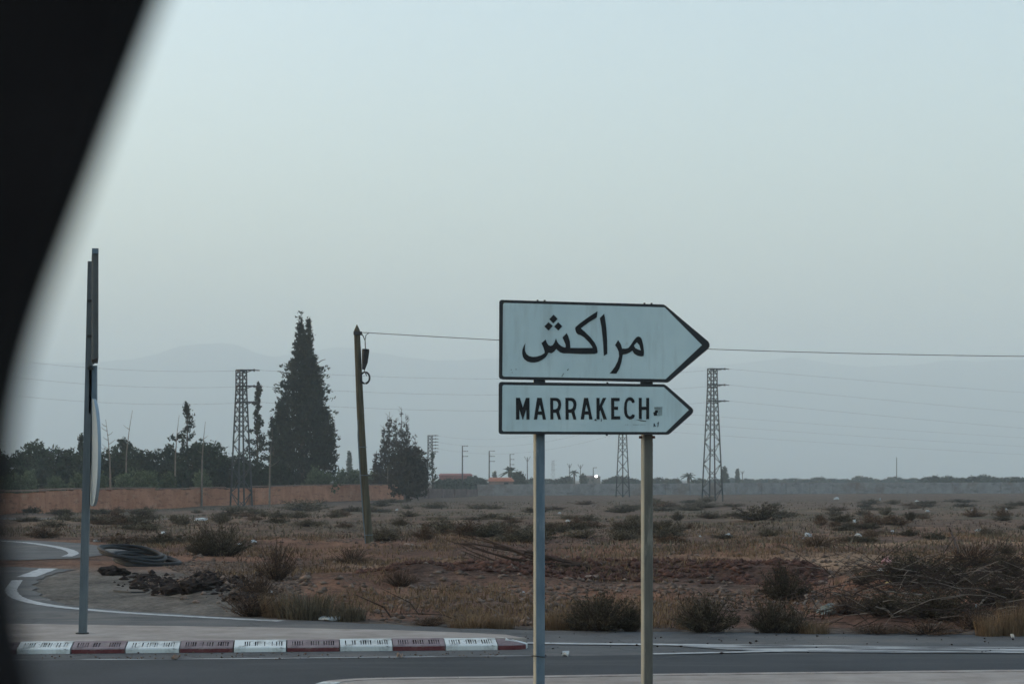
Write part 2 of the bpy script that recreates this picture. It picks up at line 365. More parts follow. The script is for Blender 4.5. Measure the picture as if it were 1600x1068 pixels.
tag(sheet('side_road', [tuple(flat(*p).xy) for p in [(-420,836),(0,842),(60,844),(126,848),(165,853),(200,859),(165,866),(116,871.5),(30,874.5),(-420,875)]], 0.0, M_ASPH), kind='structure')
tag(sheet('resurfaced_lane', [(-45,4.5),(45,4.5),(45,18.35)]+[tuple(flat(px,py).xy) for px,py in [(1600,1021.5),(1250,1021.5),(1000,1023),(850,1025),(600,1027.5),(300,1030.5),(0,1032)]]+[(-45,17.3)], 0.004, M_ASPHN), kind='structure')
def strip(name, pts, wd, z, m):
    P = [Vector((p[0], p[1], 0)) for p in pts]; V = []; Fc = []
    for i, p in enumerate(P):
        t = (P[min(i+1,len(P)-1)]-P[max(i-1,0)]).normalized(); s = Vector((-t.y, t.x, 0))*wd*.5*(1+.10*math.sin(i*3.3))
        V += [p+s+Vector((0,0,z)), p-s+Vector((0,0,z))]
    for i in range(len(P)-1): Fc.append((2*i+1, 2*i+3, 2*i+2, 2*i))
    return tag(obj(name, make_mesh(name, V, Fc, m)), kind='structure')
EL = [(27,906),(22,913),(17,922),(25,932),(48,940),(84,946.5),(124,951),(197,957),(281,962),(366,966.5),(440,970)]
strip('road_edge_line', [tuple(flat(*p).xy) for p in smooth_pts(EL, 5)], .17, .005, M_PAINT)
strip('road_edge_line', [tuple(flat(*p).xy) for p in smooth_pts([(41,901),(60,894),(76,888)], 3)], .32, .006, M_PAINT)
strip('side_road_edge_line', [tuple(flat(*p).xy) for p in smooth_pts([(-60,842),(25,846),(70,851),(103,857.5),(115,864),(104,869)], 5)], .22, .005, M_PAINT)
strip('lane_line', [tuple(flat(*p).xy) for p in smooth_pts([(822,1005),(900,1006),(1000,1007),(1060,1007.7)], 5)], .17, .009, M_PAINT)
strip('lane_line', [tuple(flat(*p).xy) for p in smooth_pts([(1060,1007.7),(1200,1009),(1400,1011),(1700,1013.5)], 6)], .19, .009, M_WORN)
strip('lane_line', [tuple(flat(*p).xy) for p in smooth_pts([(1020,1022.2),(1100,1020.5),(1180,1018.6),(1260,1016.5)], 5)], .12, .010, M_PAINT)
strip('gutter_line', [tuple(flat(*p).xy) for p in smooth_pts([(-100,1032),(300,1030),(600,1027.2),(835,1024.8)], 6)], .07, .009, M_WORN)
tag(sheet('worn_hatching', [tuple(flat(px,py).xy) for px,py in [(1030,1007.5),(1200,1009),(1600,1012.3),(1760,1013.5),(1760,1021),(1600,1020.6),(1400,1020.5),(1220,1019),(1120,1014)]], .0075, M_WORN), kind='structure')

# far traffic island with painted kerb blocks
KH, LIP, SLP = .09, .045, .25
kA = flat(25, 1021.2); kB = flat(778, 1014.6)
kd = (kB-kA); BL = kd.length/9; kd.normalize(); kn = Vector((-kd.y, kd.x, 0))
def kerb_mesh(paint_top, paint_face, gap=.004, seed=0):
    mb = MB(); rk = random.Random(seed); gap = rk.uniform(.003,.008); L0, L1 = gap, BL-gap
    cuts = []
    for g in range(3):
        gc = BL*(.2+.3*g)+rk.uniform(-.008,.008)
        for k in range(5):
            if rk.random() < .12: continue
            j_ = rk.uniform(-.002,.002); h_ = rk.uniform(.003,.0068); cuts.append((gc+(k-2)*.022+j_-h_, gc+(k-2)*.022+j_+h_))
    prof = [(0,-.03),(0,LIP-.008),(.010,LIP+.003),(SLP,KH),(SLP+.06,KH),(SLP+.06,-.03)]
    def pt(t): return (t, LIP+.003+(KH-LIP-.003)*(t-.01)/(SLP-.01))
    notch = [(0,-.03),(0,LIP-.008),(.010,LIP+.003),pt(.055),(.055,pt(.055)[1]-.022),(.205,pt(.205)[1]-.022),pt(.205),(SLP,KH),(SLP+.06,KH),(SLP+.06,-.03)]
    def seg(a, b, pr, slotted):
        n = len(pr); V = [(a, q[0], q[1]) for q in pr]+[(b, q[0], q[1]) for q in pr]
        for i in range(n-1):
            m = 1 if i == 0 else 0
            if slotted and i in (3,4,5): m = 2  # slot walls and floor coloured near-black
            mb.add(V, [(i, i+n, i+1+n, i+1)], m)
        tr = tessellate_polygon([[Vector((0, q[0], q[1])) for q in pr]])
        mb.add(V, [tuple(t) for t in tr], 0); mb.add(V, [tuple(i+n for i in t[::-1]) for t in tr], 0)
    x = L0
    for a, b in cuts:
        seg(x, a, prof, False); seg(a, b, notch, True); x = b
    seg(x, L1, prof, False)
    return make_mesh('kerb_block', mb.v, mb.f, [paint_top, paint_face, M_NEARBLK], mb.m)
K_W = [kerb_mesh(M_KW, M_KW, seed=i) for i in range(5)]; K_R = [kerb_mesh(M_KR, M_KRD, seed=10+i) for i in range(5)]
back = [flat(px, py, KH-.003) for px, py in [(812,994.5),(790,990.5),(740,988),(690,986),(600,983),(400,979),(50,974),(-300,970),(-700,966)]]
fr0 = kA-kd*(BL*9)+kn*(SLP+.03); fr1 = kA+kd*(BL*9.35)+kn*(SLP+.03)
nose = [kA+kd*(BL*9.62)+kn*(SLP+.04)]
isl_pts = [(fr0.x, fr0.y), (fr1.x, fr1.y)]+[(p.x, p.y) for p in nose]+[(p.x, p.y) for p in back]
mbi = MB(); mbi.prism([Vector((p[0], p[1], -.03)) for p in isl_pts], (0, 0, KH-.003+.03))
island = tag(mbi.build('traffic_island', M_CONC), kind='structure')
ang = math.atan2(kd.y, kd.x)
for i in range(-9, 9):
    o = obj('kerb_block', (K_W if i % 2 == 0 else K_R)[(i//2) % 5], island); o.location = kA+kd*(BL*i)
    o.rotation_euler = (random.uniform(-.006,.006), 0, ang+random.uniform(-.008,.008)); o.location.z += random.uniform(-.004,.003)
# the rounded nose: a short red piece and a white wedge
def kerb_curve(name, path, m0, m1, h1=KH):
    """kerb piece swept along ground points (front foot line); inner side to the left of travel"""
    P = [Vector(p) for p in path]; V = []; n = 5
    for i, p in enumerate(P):
        t = (P[min(i+1,len(P)-1)]-P[max(i-1,0)]).normalized(); s = Vector((-t.y, t.x, 0))
        for q, z in ((0,-.03),(0,LIP-.005),(.012,LIP+.003),(.20,h1),(.24,-.03)): V.append(p+s*q+Vector((0,0,z)))
    mb = MB()
    for i in range(len(P)-1):
        for k in range(n-1): mb.add(V, [(i*n+k, (i+1)*n+k, (i+1)*n+k+1, i*n+k+1)], 1 if k == 0 else 0)
    mb.add(V, [tuple(range(n))], 0); mb.add(V, [tuple((len(P)-1)*n+k for k in range(n-1,-1,-1))], 0)
    return mb.build(name, [m0, m1], island)
c0 = kA+kd*(BL*9+.004)
p_nose = [c0, c0+kd*.14, c0+kd*.22+kn*.03, c0+kd*.27+kn*.09]
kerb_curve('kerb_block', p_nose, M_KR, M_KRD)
p_end = [c0+kd*.275+kn*.10, c0+kd*.30+kn*.22, c0+kd*.285+kn*.40, c0+kd*.20+kn*.55]
kerb_curve('kerb_block', p_end, M_KW, M_KW)

# near traffic island under the direction sign
NZ = .15
ne = [flat(px, py, NZ) for px, py in smooth_pts([(490,1090),(486,1074),(500,1066),(530,1061.5),(600,1058.5),(830,1055.5),(1100,1051.5),(1600,1046),(2300,1040)], 4)]
mbn = MB(); mbn.prism([Vector((p.x, p.y, -.03)) for p in ne]+[Vector((12, 11.5, -.03)), Vector((-1.2, 11.9, -.03))], (0, 0, NZ+.03))
nisland = tag(mbn.build('sign_island', M_CONC), kind='structure')
M_KB = mat('dusty_kerb', (.26,.22,.20), (.38,.34,.31), 5, .9, .2, .003, 50)
acc = 0; seg_pts = []
def kerb_strip(pts, m):
    mb = MB(); V = []
    for i, p in enumerate(pts):
        t = (pts[min(i+1,len(pts)-1)]-pts[max(i-1,0)]).normalized(); s = Vector((t.y, -t.x, 0))
        for q, z in ((-.012,-.03),(-.012,NZ-.02),(.0,NZ+.004),(.13,NZ+.006),(.13,-.02)): V.append(Vector((p.x, p.y, 0))+s*q+Vector((0,0,z)))
    for i in range(len(pts)-1):
        for k in range(4): mb.add(V, [(i*5+k, i*5+k+1, (i+1)*5+k+1, (i+1)*5+k)], 0)
    mb.add(V, [(4,3,2,1,0)]); mb.add(V, [tuple((len(pts)-1)*5+k for k in range(5))])
    return mb.build('kerb_block', m, nisland)
dense = []
for a, b in zip(ne[:-1], ne[1:]):
    k = max(1, int((b-a).length/.05))
    dense += [a.lerp(b, j/k) for j in range(k)]
cur = [dense[0]]; acc = 0; kcount = 0
for a, b in zip(dense[:-1], dense[1:]):
    acc += (b-a).length; cur.append(b)
    if acc > .5 and kcount < 28:
        kerb_strip(cur[:-1]+[cur[-1].lerp(cur[-2], .1)], M_KW if kcount == 1 else (M_KR if kcount in (0,) else M_KB)); cur = [b]; acc = 0; kcount += 1

# mountains on the far side of the plain
def mountains(name, prof, D, depth, seed):
    xs = np.linspace(prof[0][0], prof[-1][0], 260)
    py = np.interp(xs, [p[0] for p in prof], [p[1] for p in prof])
    ridge = (CY-py)/F*D
    ridge = ridge+(fbm(xs*.02+seed, xs*0+seed, 5)-.5)*26
    rows = 15; V = []; 
    for j in range(rows):
        t = j/(rows-1); k = 1-abs(t*2-1); y = D+(t-.5)*2*depth
        X = (xs-CX)/F*D
        prof_k = k**1.15
        z = ridge*prof_k+(fbm(xs*.035+seed*3, xs*0+j*1.3, 4)-.5)*90*k*(1-k)*2-20*(1-k)
        V.append(np.stack([X, np.full_like(X, y), z], -1))
    V = np.concatenate(V); i = np.arange(rows*260).reshape(rows, 260)
    Q = np.stack([i[:-1,:-1], i[:-1,1:], i[1:,1:], i[1:,:-1]], -1).reshape(-1, 4)
    return tag(obj(name, make_mesh(name, V, Q, M_MOUNT, smooth=True)), kind='structure')
mountains('hills', [(-900,600),(-300,575),(0,570),(120,566),(200,561),(240,556),(275,543),(300,536),(330,534),(365,536),(400,549),(425,555),(470,550),(530,541),(575,548),(620,556),(680,562),(780,560),(900,566),(1000,585),(1150,640),(1400,700),(1700,735)], 7800, 1200, 1.7)
mountains('hills', [(200,720),(500,660),(800,600),(1000,578),(1110,572),(1180,566),(1240,556),(1290,566),(1350,574),(1420,570),(1480,560),(1530,565),(1580,560),(1650,555),(1900,565),(2500,600)], 8000, 900, 8.2)

# the dusty air over the plain
mbh = MB(); mbh.box((-8900, -1200, -3), (8900, 10600, 720))
hz = tag(mbh.build('haze', []), 'pale blue dusty evening air over the whole plain', None, None, 'stuff')
hm = bpy.data.materials.new('haze'); hm.use_nodes = True; hn = hm.node_tree; hn.nodes.clear()
ho = hn.nodes.new('ShaderNodeOutputMaterial'); hv = hn.nodes.new('ShaderNodeVolumePrincipled')
hv.inputs['Color'].default_value = (.84,.955,1.0,1); hv.inputs['Density'].default_value = 3.85e-4; hv.inputs['Anisotropy'].default_value = 0.0
hn.links.new(hv.outputs[0], ho.inputs['Volume']); hz.data.materials.append(hm)

# ================================================================ DIRECTION SIGN
YAW = R(10)
SP0 = Vector(((842-CX)/F*13.78, 13.78)); SN = Vector((-math.sin(YAW), -math.cos(YAW)))
def sp(px, py, front=0.0):
    """photograph pixel -> point on the sign's plane, `front` metres towards the viewer"""
    u = (px-CX)/F; d = (SP0+SN*front).dot(SN)/(u*SN.x+SN.y)
    return Vector((u*d, d, EYE+(CY-py)/F*d))
NB = Vector((-SN.x, -SN.y, 0))
def zz(ox, oy, s): return lambda x, y: (ox+x/s, oy+y/s)
z0 = zz(740, 440, 4.0); z1 = zz(810, 475, 10.68); z2 = zz(890, 475, 8.9); z3 = zz(795, 610, 13.3333); z4 = zz(905, 610, 11.4286)
def P(f, *pts): return [f(*p) for p in pts]
UP_O = P(z0, (160,128),(164,118),(175,113),(680,128),(1188,142),(1202,150),(1330,258),(1464,370),(1472,384),(1472,402),(1462,418),(1340,520),(1222,620),(1208,628),(690,616),(178,609),(165,605),(158,594))
UP_I = P(z0, (184,140),(192,132),(690,146),(1194,160),(1427,395),(1200,608),(690,600),(190,592),(180,584))
LO_O = P(z0, (157,640),(162,630),(174,625),(690,632),(1190,640),(1204,648),(1290,722),(1364,788),(1370,800),(1368,814),(1358,828),(1228,944),(1212,954),(690,953),(170,951),(160,946),(156,935))
LO_I = P(z0, (180,652),(188,644),(690,651),(1188,657),(1345,800),(1203,938),(690,936),(186,934),(178,926))
sign = empty('direction_sign', (SP0.x+.4, SP0.y+.1, NZ), 'two stacked white arrow boards with black borders on steel posts, reading MARRAKECH', 'road sign')
def local(o):
    o.matrix_parent_inverse = Matrix.Translation(-sign.location); return o
def face_poly(mb, loops, front, m=0):
    Ls = [[sp(*q, front) for q in lp] for lp in loops]
    flatl = [v for lp in Ls for v in lp]
    tr = tessellate_polygon(Ls)
    out = []
    for t in tr:
        a, b, c = (flatl[i] for i in t)
        out.append(tuple(t) if (b-a).cross(c-a).dot(NB) < 0 else tuple(t[::-1]))
    mb.add(flatl, out, m)
def letter(name, loops, parent, front=.0055, m=None):
    mb = MB(); face_poly(mb, loops, front)
    # thin film thickness
    for lp in loops:
        a = [sp(*q, front) for q in lp]; b = [sp(*q, front-.0012) for q in lp]; n = len(a)
        mb.add(a+b, [(i, (i+1) % n, (i+1) % n+n, i+n) for i in range(n)])
    return mb.build(name, m or M_INK, parent)
def board(outer, inner, label):
    mb = MB(); mb.prism([sp(*q, 0) for q in outer], NB*.045)
    b = local(mb.build('arrow_board', M_SIGNB, sign)); b['label'] = label
    mb = MB(); mb.prism([sp(*q, .003) for q in inner], NB*.0025)
    mb.build('face_plate', M_SIGNF, b)
    return b
ub = board(UP_O, UP_I, 'upper arrow board with the town name in Arabic')
lb = board(LO_O, LO_I, 'lower, smaller arrow board with the town name in Latin capitals')
shin_kaf = P(z1,(118,650),(108,720),(112,780),(135,830),(180,865),(240,878),(310,872),(380,850),(435,815),(438,790),(420,730),(385,648),(455,588),(475,640),(500,680),(535,695),(570,685),(600,640),(627,570),(645,620),(680,670),(720,700),(770,722),(790,715),(785,670),(760,610),(735,555),(805,482),(835,540),(858,620),(868,728)) \
  + P(z2,(120,608),(320,608),(310,585),(270,530),(200,460),(140,425),(120,425),(92,395),(75,340),(85,315),(150,260),(260,180),(388,98),(378,185),(270,250),(155,335),(215,385),(290,460),(350,535),(380,600),(390,660),(385,680),(340,690),(150,692),(60,688)) \
  + P(z1,(1000,825),(840,820),(750,820),(700,805),(655,770),(632,745),(600,785),(565,812),(540,818),(510,808),(495,818),(485,845),(450,890),(400,925),(340,958),(280,972),(210,972),(150,955),(100,920),(75,880),(62,820),(65,760),(85,705))
letter('arabic_letter', [shin_kaf], ub)
for d in (((588,175),(655,243),(583,322),(515,250)), ((503,300),(575,362),(503,440),(432,370)), ((662,300),(733,368),(667,440),(597,372))):
    letter('letter_dot', [P(z1, *d)], ub)
letter('arabic_letter', [P(z2,(480,132),(420,195),(445,330),(465,520),(475,718),(525,690),(522,520),(512,340),(492,190))], ub)
letter('arabic_letter', [P(z2,(675,498),(632,568),(660,610),(682,660),(688,720),(670,790),(630,870),(580,935),(555,962),(650,965),(690,900),(720,810),(740,700),(790,692),(840,670),(872,645),(900,690),(950,718),(1000,725),(1030,718),(1035,660),(1025,570),(1005,490),(985,458),(955,448),(925,462),(890,505),(855,560),(820,605),(780,618),(730,618),(715,560)),
                         P(z2,(935,530),(970,570),(990,640),(955,630),(915,610),(895,575))], ub)
letter('letter', [P(z3,(148,148),(232,148),(292,350),(355,148),(432,148),(432,600),(365,600),(365,380),(298,600),(285,600),(220,390),(222,600),(150,600))], lb)
letter('letter', [P(z3,(590,148),(685,148),(775,600),(708,600),(690,500),(605,500),(590,600),(522,600)), P(z3,(645,290),(682,430),(615,430))], lb)
Ro = ((860,148),(975,148),(1015,153),(1045,170),(1075,205),(1090,255),(1092,300),(1080,370),(1050,430),(1090,600),(1030,600),(985,460),(930,460),(930,600),(865,600))
Ri = ((925,210),(975,212),(1002,224),(1020,250),(1030,295),(1015,350),(1000,370),(975,385),(925,388))
for dx in (0, 318): letter('letter', [[z3(x+dx, y) for x, y in Ro], [z3(x+dx, y) for x, y in Ri]], lb)
letter('letter', [P(z4,(85,128),(158,128),(238,512),(178,512),(165,425),(98,425),(85,512),(25,512)), P(z4,(128,250),(160,365),(103,365))], lb)
letter('letter', [P(z4,(308,128),(365,128),(365,260),(420,128),(485,128),(412,275),(495,512),(432,512),(378,345),(365,375),(365,512),(308,512))], lb)
letter('letter', [P(z4,(568,128),(722,128),(722,185),(625,185),(625,285),(693,285),(693,342),(625,342),(625,455),(732,455),(732,512),(572,512))], lb)
letter('letter', [P(z4,(990,205),(960,222),(940,215),(925,180),(895,172),(870,190),(855,230),(850,315),(858,400),(875,440),(905,458),(935,440),(945,420),(975,425),(995,440),(975,490),(930,512),(895,512),(850,490),(820,450),(803,390),(800,310),(808,220),(830,160),(870,122),(915,115),(955,130),(985,170))], lb)
letter('letter', [P(z4,(1062,128),(1118,128),(1118,285),(1195,285),(1195,128),(1250,128),(1250,508),(1195,508),(1195,342),(1118,342),(1118,508),(1065,508))], lb)
# sticker remains, scuffs and scratches
letter('sticker', [P(z4,(1338,290),(1488,288),(1480,350),(1482,445),(1400,452),(1420,360),(1340,330))], lb, .0048, M_STICK)
letter('sticker', [P(z4,(1338,292),(1486,290),(1478,345),(1425,330),(1345,322))], lb, .0062, M_SCUFF)
letter('scrawl', [P(z4,(1322,388),(1345,380),(1360,345),(1405,352),(1410,385),(1385,405),(1400,440),(1335,448))], lb, .0062)
letter('scrawl', [P(z4,(1328,590),(1345,580),(1352,610),(1372,640),(1358,640),(1345,625),(1340,648),(1328,645))], lb, .0052)
letter('scrawl', [P(z4,(1385,590),(1425,548),(1412,640),(1395,648),(1405,590))], lb, .0052)
letter('scratch', [P(z4,(1005,515),(1060,520),(1200,540),(1190,549),(1090,538))], lb, .0062)
letter('scratch', [P(z4,(268,530),(285,500),(305,522),(322,528),(300,538))], lb, .0062)
letter('scratch', [P(z4,(388,545),(392,495),(400,498),(402,550))], lb, .0062)
for x in (820,850,960,985,1010,1040,1090,1120,1155): letter('scratch', [P(z4,(x,605),(x+random.uniform(10,26),600),(x+22,609),(x+6,613))], lb, .0048, M_SCUFF)
letter('scratch', [P(z0,(548,592),(562,570),(566,572),(553,594))], ub, .0048, M_SCUFF)
letter('scratch', [P(z0,(584,552),(592,542),(594,546),(588,556))], ub, .0048)
for a, b in ((238,565),(262,545),(232,548)): letter('scratch', [P(z0,(a,b),(a+5,b-2),(a+6,b+4),(a+1,b+5))], ub, .0048, M_SCUFF)
# posts
def sign_post(pxc, m_front, m_left, top_py):
    c = sp(pxc, 700, -.105); h = .035
    rz = R(9)
    ax = Vector((math.cos(rz), math.sin(rz), 0)); ay = Vector((-math.sin(rz), math.cos(rz), 0))
    ztop = EYE+(CY-top_py)/F*c.y
    mb = MB()
    ch = .008
    ring = [(-h+ch,-h),(h-ch,-h),(h,-h+ch),(h,h),(-h,h),(-h,-h+ch)]
    lo = [Vector((c.x, c.y, NZ-.05))+ax*a+ay*b for a, b in ring]; hi = [Vector((c.x, c.y, ztop))+ax*a+ay*b for a, b in ring]
    V = lo+hi; n = 6
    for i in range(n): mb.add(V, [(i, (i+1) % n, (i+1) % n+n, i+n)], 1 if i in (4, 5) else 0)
    mb.add(V, [(6,7,8,9,10,11)])
    return local(mb.build('post', [m_front, m_left], sign)), c
M_LITSIDE = mat('lit_post_side', (.29,.275,.22), (.37,.35,.285), 4, .6, .3)  # glow from the left painted into the posts' left faces as a cream colour
pA, cA = sign_post(842.5, M_GALV, M_LITSIDE, 478)
pB, cB = sign_post(1011, M_GALVB, M_LITSIDE, 482)
pA['label'] = 'bluish galvanised left post'; pB['label'] = 'beige weathered right post'
mb = MB(); mb.tube([Vector((cA.x, cA.y, 0))+Vector((.052*math.cos(a), .052*math.sin(a), EYE+(CY-1024)/F*cA.y+.004*math.sin(a*2))) for a in np.linspace(0, 2*math.pi, 17)], .0035, 5)
local(mb.build('wire_tie', M_BLACK, sign))
for c, pxs in ((cA, 842.5), (cB, 1011)):
    for py in (486, 580, 612, 664):            # clamps behind the boards
        q = sp(pxs, py, -.045); mb = MB(); mb.box((q.x-.06, q.y+.002, q.z-.018), (q.x+.06, c.y+.045, q.z+.018)); local(mb.build('clamp', M_STEEL, sign))
for px, py, wpx in ((843, 596.2, 18), (1010, 598.8, 19)):      # joining straps seen in the gap between the boards
    q = sp(px, py, -.012); w2 = wpx/F*q.y/2
    mb = MB(); mb.box((q.x-w2, q.y, q.z-.022), (q.x+w2, q.y+.02, q.z+.022)); local(mb.build('joining_strap', M_SIGNB, sign))
for px, py in ((840,469.2),(851,469.4),(1007,473.8),(1018,474),(949,597.6),(948,679)):
    q = sp(px, py, -.02); mb = MB(); mb.tube([q+Vector((0,0,-.006)), q+Vector((0,0,.0035))], .007, 6); local(mb.build('rivet', M_SIGNB, sign))
for px, py in ((1001,682),(1021,682)):
    q = sp(px, py, -.06); mb = MB(); mb.tube([q+Vector((0,0,-.012)), q+Vector((0,0,.006))], .012, 6); local(mb.build('bolt', M_RUST, sign))

# ================================================================ ROUND SIGN ON THE FAR ISLAND, SEEN EDGE-ON
b0 = flat(128, 989, KH); D2 = b0.y
es = empty('edge_on_sign', b0, 'grey post with a round disc and a tall panel, both seen edge-on', 'road sign')
def rel(v): return Vector(v)-b0
def ep(px, py, dy=0): return at(px, py, D2+dy)-b0
mb = MB(); V = []
for px0, px1, py in ((122.5,134.5,989),(127.5,139,800),(132.5,143.5,600),(137,144.5,408)):
    a = ep(px0, py); b = ep(px1, py)
    V += [a, b, b+Vector((.0,.05,0)), a+Vector((0,.05,0))]
V[0].z = V[1].z = V[2].z = V[3].z = -.02
for i in range(3):
    for k in range(4): mb.add(V, [(4*i+k, 4*i+(k+1) % 4, 4*i+4+(k+1) % 4, 4*i+4+k)])
mb.add(V, [(12,13,14,15)])
mb.build('post', mat('grey_post_steel', (.085,.105,.118), (.125,.148,.16), 5, .6, .3, stretch=(3,3,.6), wear=[((.06,.05,.042), 6, .62, .72, (2,2,.5))]), es)
mb = MB(); a = ep(143.5, 397); b = ep(153.5, 565)
mb.box((0, -.45, b.z), (.026, .45, a.z)); mb.box((.0265, -.44, b.z+.01), (.060, .44, a.z-.002))
pn = mb.build('edge_on_panel', mat('panel_grey', (.085,.088,.085), (.12,.122,.118), 3, .6, .3), es)
VA = math.atan2(-b0.x, b0.y); pn.location.x = a.x; pn.rotation_euler[2] = VA
mb = MB(); mb.box((-.001, -.462, a.z-.045), (.061, .462, a.z+.006)); o = mb.build('panel_cap', M_GALV, es); o.location.x = a.x; o.rotation_euler[2] = VA
for py in (470, 525, 575):
    c1 = ep(142, py); mb = MB(); mb.box((c1.x-.03, -.02, c1.z-.012), (c1.x+.025, .04, c1.z+.012)); mb.build('bracket', M_STEEL, es)
c1 = ep(146, 606); mb = MB(); mb.box((c1.x-.045, .0, c1.z-.25), (c1.x+.03, .04, c1.z+.22)); mb.build('bracket', M_GALV, es)
# round disc with a folded rim
ct = ep(143.5, 706.5); rd = .525; th = math.atan2(-b0.x, b0.y)+R(6.0)
dx = Vector((math.cos(th), math.sin(th), 0)); dy = Vector((-math.sin(th), math.cos(th), 0))  # dx = normal
N = 40; mb = MB(); V = []
for k in range(N):
    a = 2*math.pi*k/N; e = dy*math.cos(a)*rd+Vector((0,0,1))*math.sin(a)*rd
    V += [ct+e, ct+e+dx*.030, ct+e*.94+dx*.030, ct+e*.94+dx*.020]
for k in range(N):
    q = (k+1) % N
    for j in range(3): mb.add(V, [(4*k+j, 4*q+j, 4*q+j+1, 4*k+j+1)], 1 if j else 0)
mb.add(V, [tuple(4*k+3 for k in range(N))], 1); mb.add(V, [tuple(4*k for k in range(N-1,-1,-1))], 0)
mb.build('round_disc', [mat('disc_back', (.20,.27,.32), (.27,.34,.39), 2, .4, .4), mat('disc_blue', (.20,.28,.46), (.26,.34,.52), 3, .4)], es)
mb = MB(); mb.tube([(0.0,.02,-.004),(0.0,.02,.008)], .066, 9); mb.build('footing', M_NEARBLK, es)

# ================================================================ POWER LINE
def lattice(name, label, px, py_base, py_top, wb_px, wt_px, rz, arms_px, nlev=11, bar=.070, group='lattice pylons of the power line', arm_dy=25, arm_len=20, n_arm=3, cat='pylon'):
    g = ground_at(px, py_base); D = g.y; s = D/F
    Hh = (py_base-py_top)*s; wb = wb_px*s; wt = wt_px*s
    root = empty(name, g, label, cat, group)
    cr, sr = math.cos(rz), math.sin(rz)
    def corner(k, z):
        t = z/Hh; t = min(max(t, 0), 1)
        wd = wb+(wt-wb)*min(1, t/.86)
        a, b = [(-1,-1),(1,-1),(1,1),(-1,1)][k]
        a *= wd/2; b *= wd/2
        return Vector((a*cr-b*sr, a*sr+b*cr, z))
    for k in range(4):
        mb = MB(); mb.tube([corner(k, -.2), corner(k, Hh*.86), corner(k, Hh)], [bar*1.5, bar*1.2, bar], 4); mb.build('leg', M_STEEL, root)
    lv = [Hh*(1-(1-i/nlev)**1.0) for i in range(nlev+1)]
    h = [0]; 
    while h[-1] < Hh-.3:
        t = h[-1]/Hh; h.append(min(Hh, h[-1]+max(.55, 1.15*(wb+(wt-wb)*t)*.75)))
    mb = MB()
    for k in range(4):
        for i in range(len(h)-1):
            a, b = (k, (k+1) % 4) if (i+k) % 2 == 0 else ((k+1) % 4, k)
            mb.tube([corner(a, h[i]), corner(b, h[i+1])], bar*.62, 3, cap=False)
            if i > len(h)*.35: mb.tube([corner(b, h[i]), corner(a, h[i+1])], bar*.5, 3, cap=False)
    for z in (0.86*Hh, Hh, Hh-arm_dy*s, Hh-2*arm_dy*s):
        for k in range(4): mb.tube([corner(k, z), corner((k+1) % 4, z)], bar*.9, 3, cap=False)
    mb.build('bracing', M_STEEL, root)
    tips = []
    for i in range(n_arm):
        z = Hh-i*arm_dy*s; x1 = arms_px*s
        mb = MB(); mb.tube([(-wt*.5, 0, z), (x1, 0, z)], bar*1.3, 4); mb.tube([(0, 0, z-.35), (x1*.8, 0, z-.03)], bar*.6, 3)
        ar = mb.build('cross_arm', M_STEEL, root)
        mb = MB(); mb.tube([(x1-.05,0,z-.12),(x1-.05,0,z+.10)], [.09,.07], 6); mb.tube([(x1,0,z),(x1+.45,0,z-.03)], [.05,.05], 5)
        mb.build('insulator', M_WIRE, ar)
        tips.append(root.location+Vector((x1, 0, z)))
    return root, tips
pl, tipL = lattice('lattice_pylon', 'tall steel lattice pylon left of the big dark cypress, in front of the red wall', 377, 790.5, 578, 25, 12, R(38), 21)
pr, tipR = lattice('lattice_pylon', 'tall dark lattice pylon standing in the scrub right of the arrow boards', 1113, 783, 576, 24, 11, R(24), 20)
pm_, tipM = lattice('lattice_pylon', 'distant lattice pylon seen between the two sign posts', 973, 776, 640, 15, 7, R(42), 12, arm_dy=15)
ps, tipS = lattice('lattice_pylon', 'small lattice pylon with six short arms beside the browned cypress clump', 672, 771, 680, 8, 6.5, R(10), 9, arm_dy=5, n_arm=6, bar=.05)
pf, tipF = lattice('lattice_pylon', 'tiny faraway pylon just right of the left sign post', 864, 752.6, 719, 5, 3.0, R(30), 5, arm_dy=7, bar=.07)
def wire(name, a, b, sag, label, r=.012, n=24, group='power line wires'):
    a = Vector(a); b = Vector(b); mb = MB()
    pts = [a.lerp(b, t)-Vector((0,0,sag*4*t*(1-t))) for t in np.linspace(0, 1, n)]
    mb.tube(pts, r, 4, cap=False)
    return tag(mb.build(name, M_WIRE), label, 'wire', group)
NM = ['top', 'middle', 'bottom']
for i in range(3):
    wire('power_wire', tipL[i]+Vector((.4,0,0)), tipR[i], .95, f'{NM[i]} wire sagging between the two tall pylons, behind the big cypress', .009)
    far = at([-330,-330,-330][i], [497,524,556][i], 165); wire('power_wire', far, tipL[i], 1.5, f'{NM[i]} wire running left from the pylon by the cypress', .008)
    e = at(2500, [648,690,715][i], 420); wire('power_wire', tipR[i]+Vector((.4,0,0)), e, 1.6, f'{NM[i]} wire running right from the pylon beyond the boards', .009, 40)
    wire('power_wire', tipM[i], at(2300, [700,712,722][i], 700), 2.5, f'{NM[i]} faint far wire low over the right-hand plain', .010, 40)
    wire('power_wire', tipS[i*2], tipM[i], 2.0, f'{NM[i]} faint wire from the small six-armed pylon towards the boards', .008, 30)

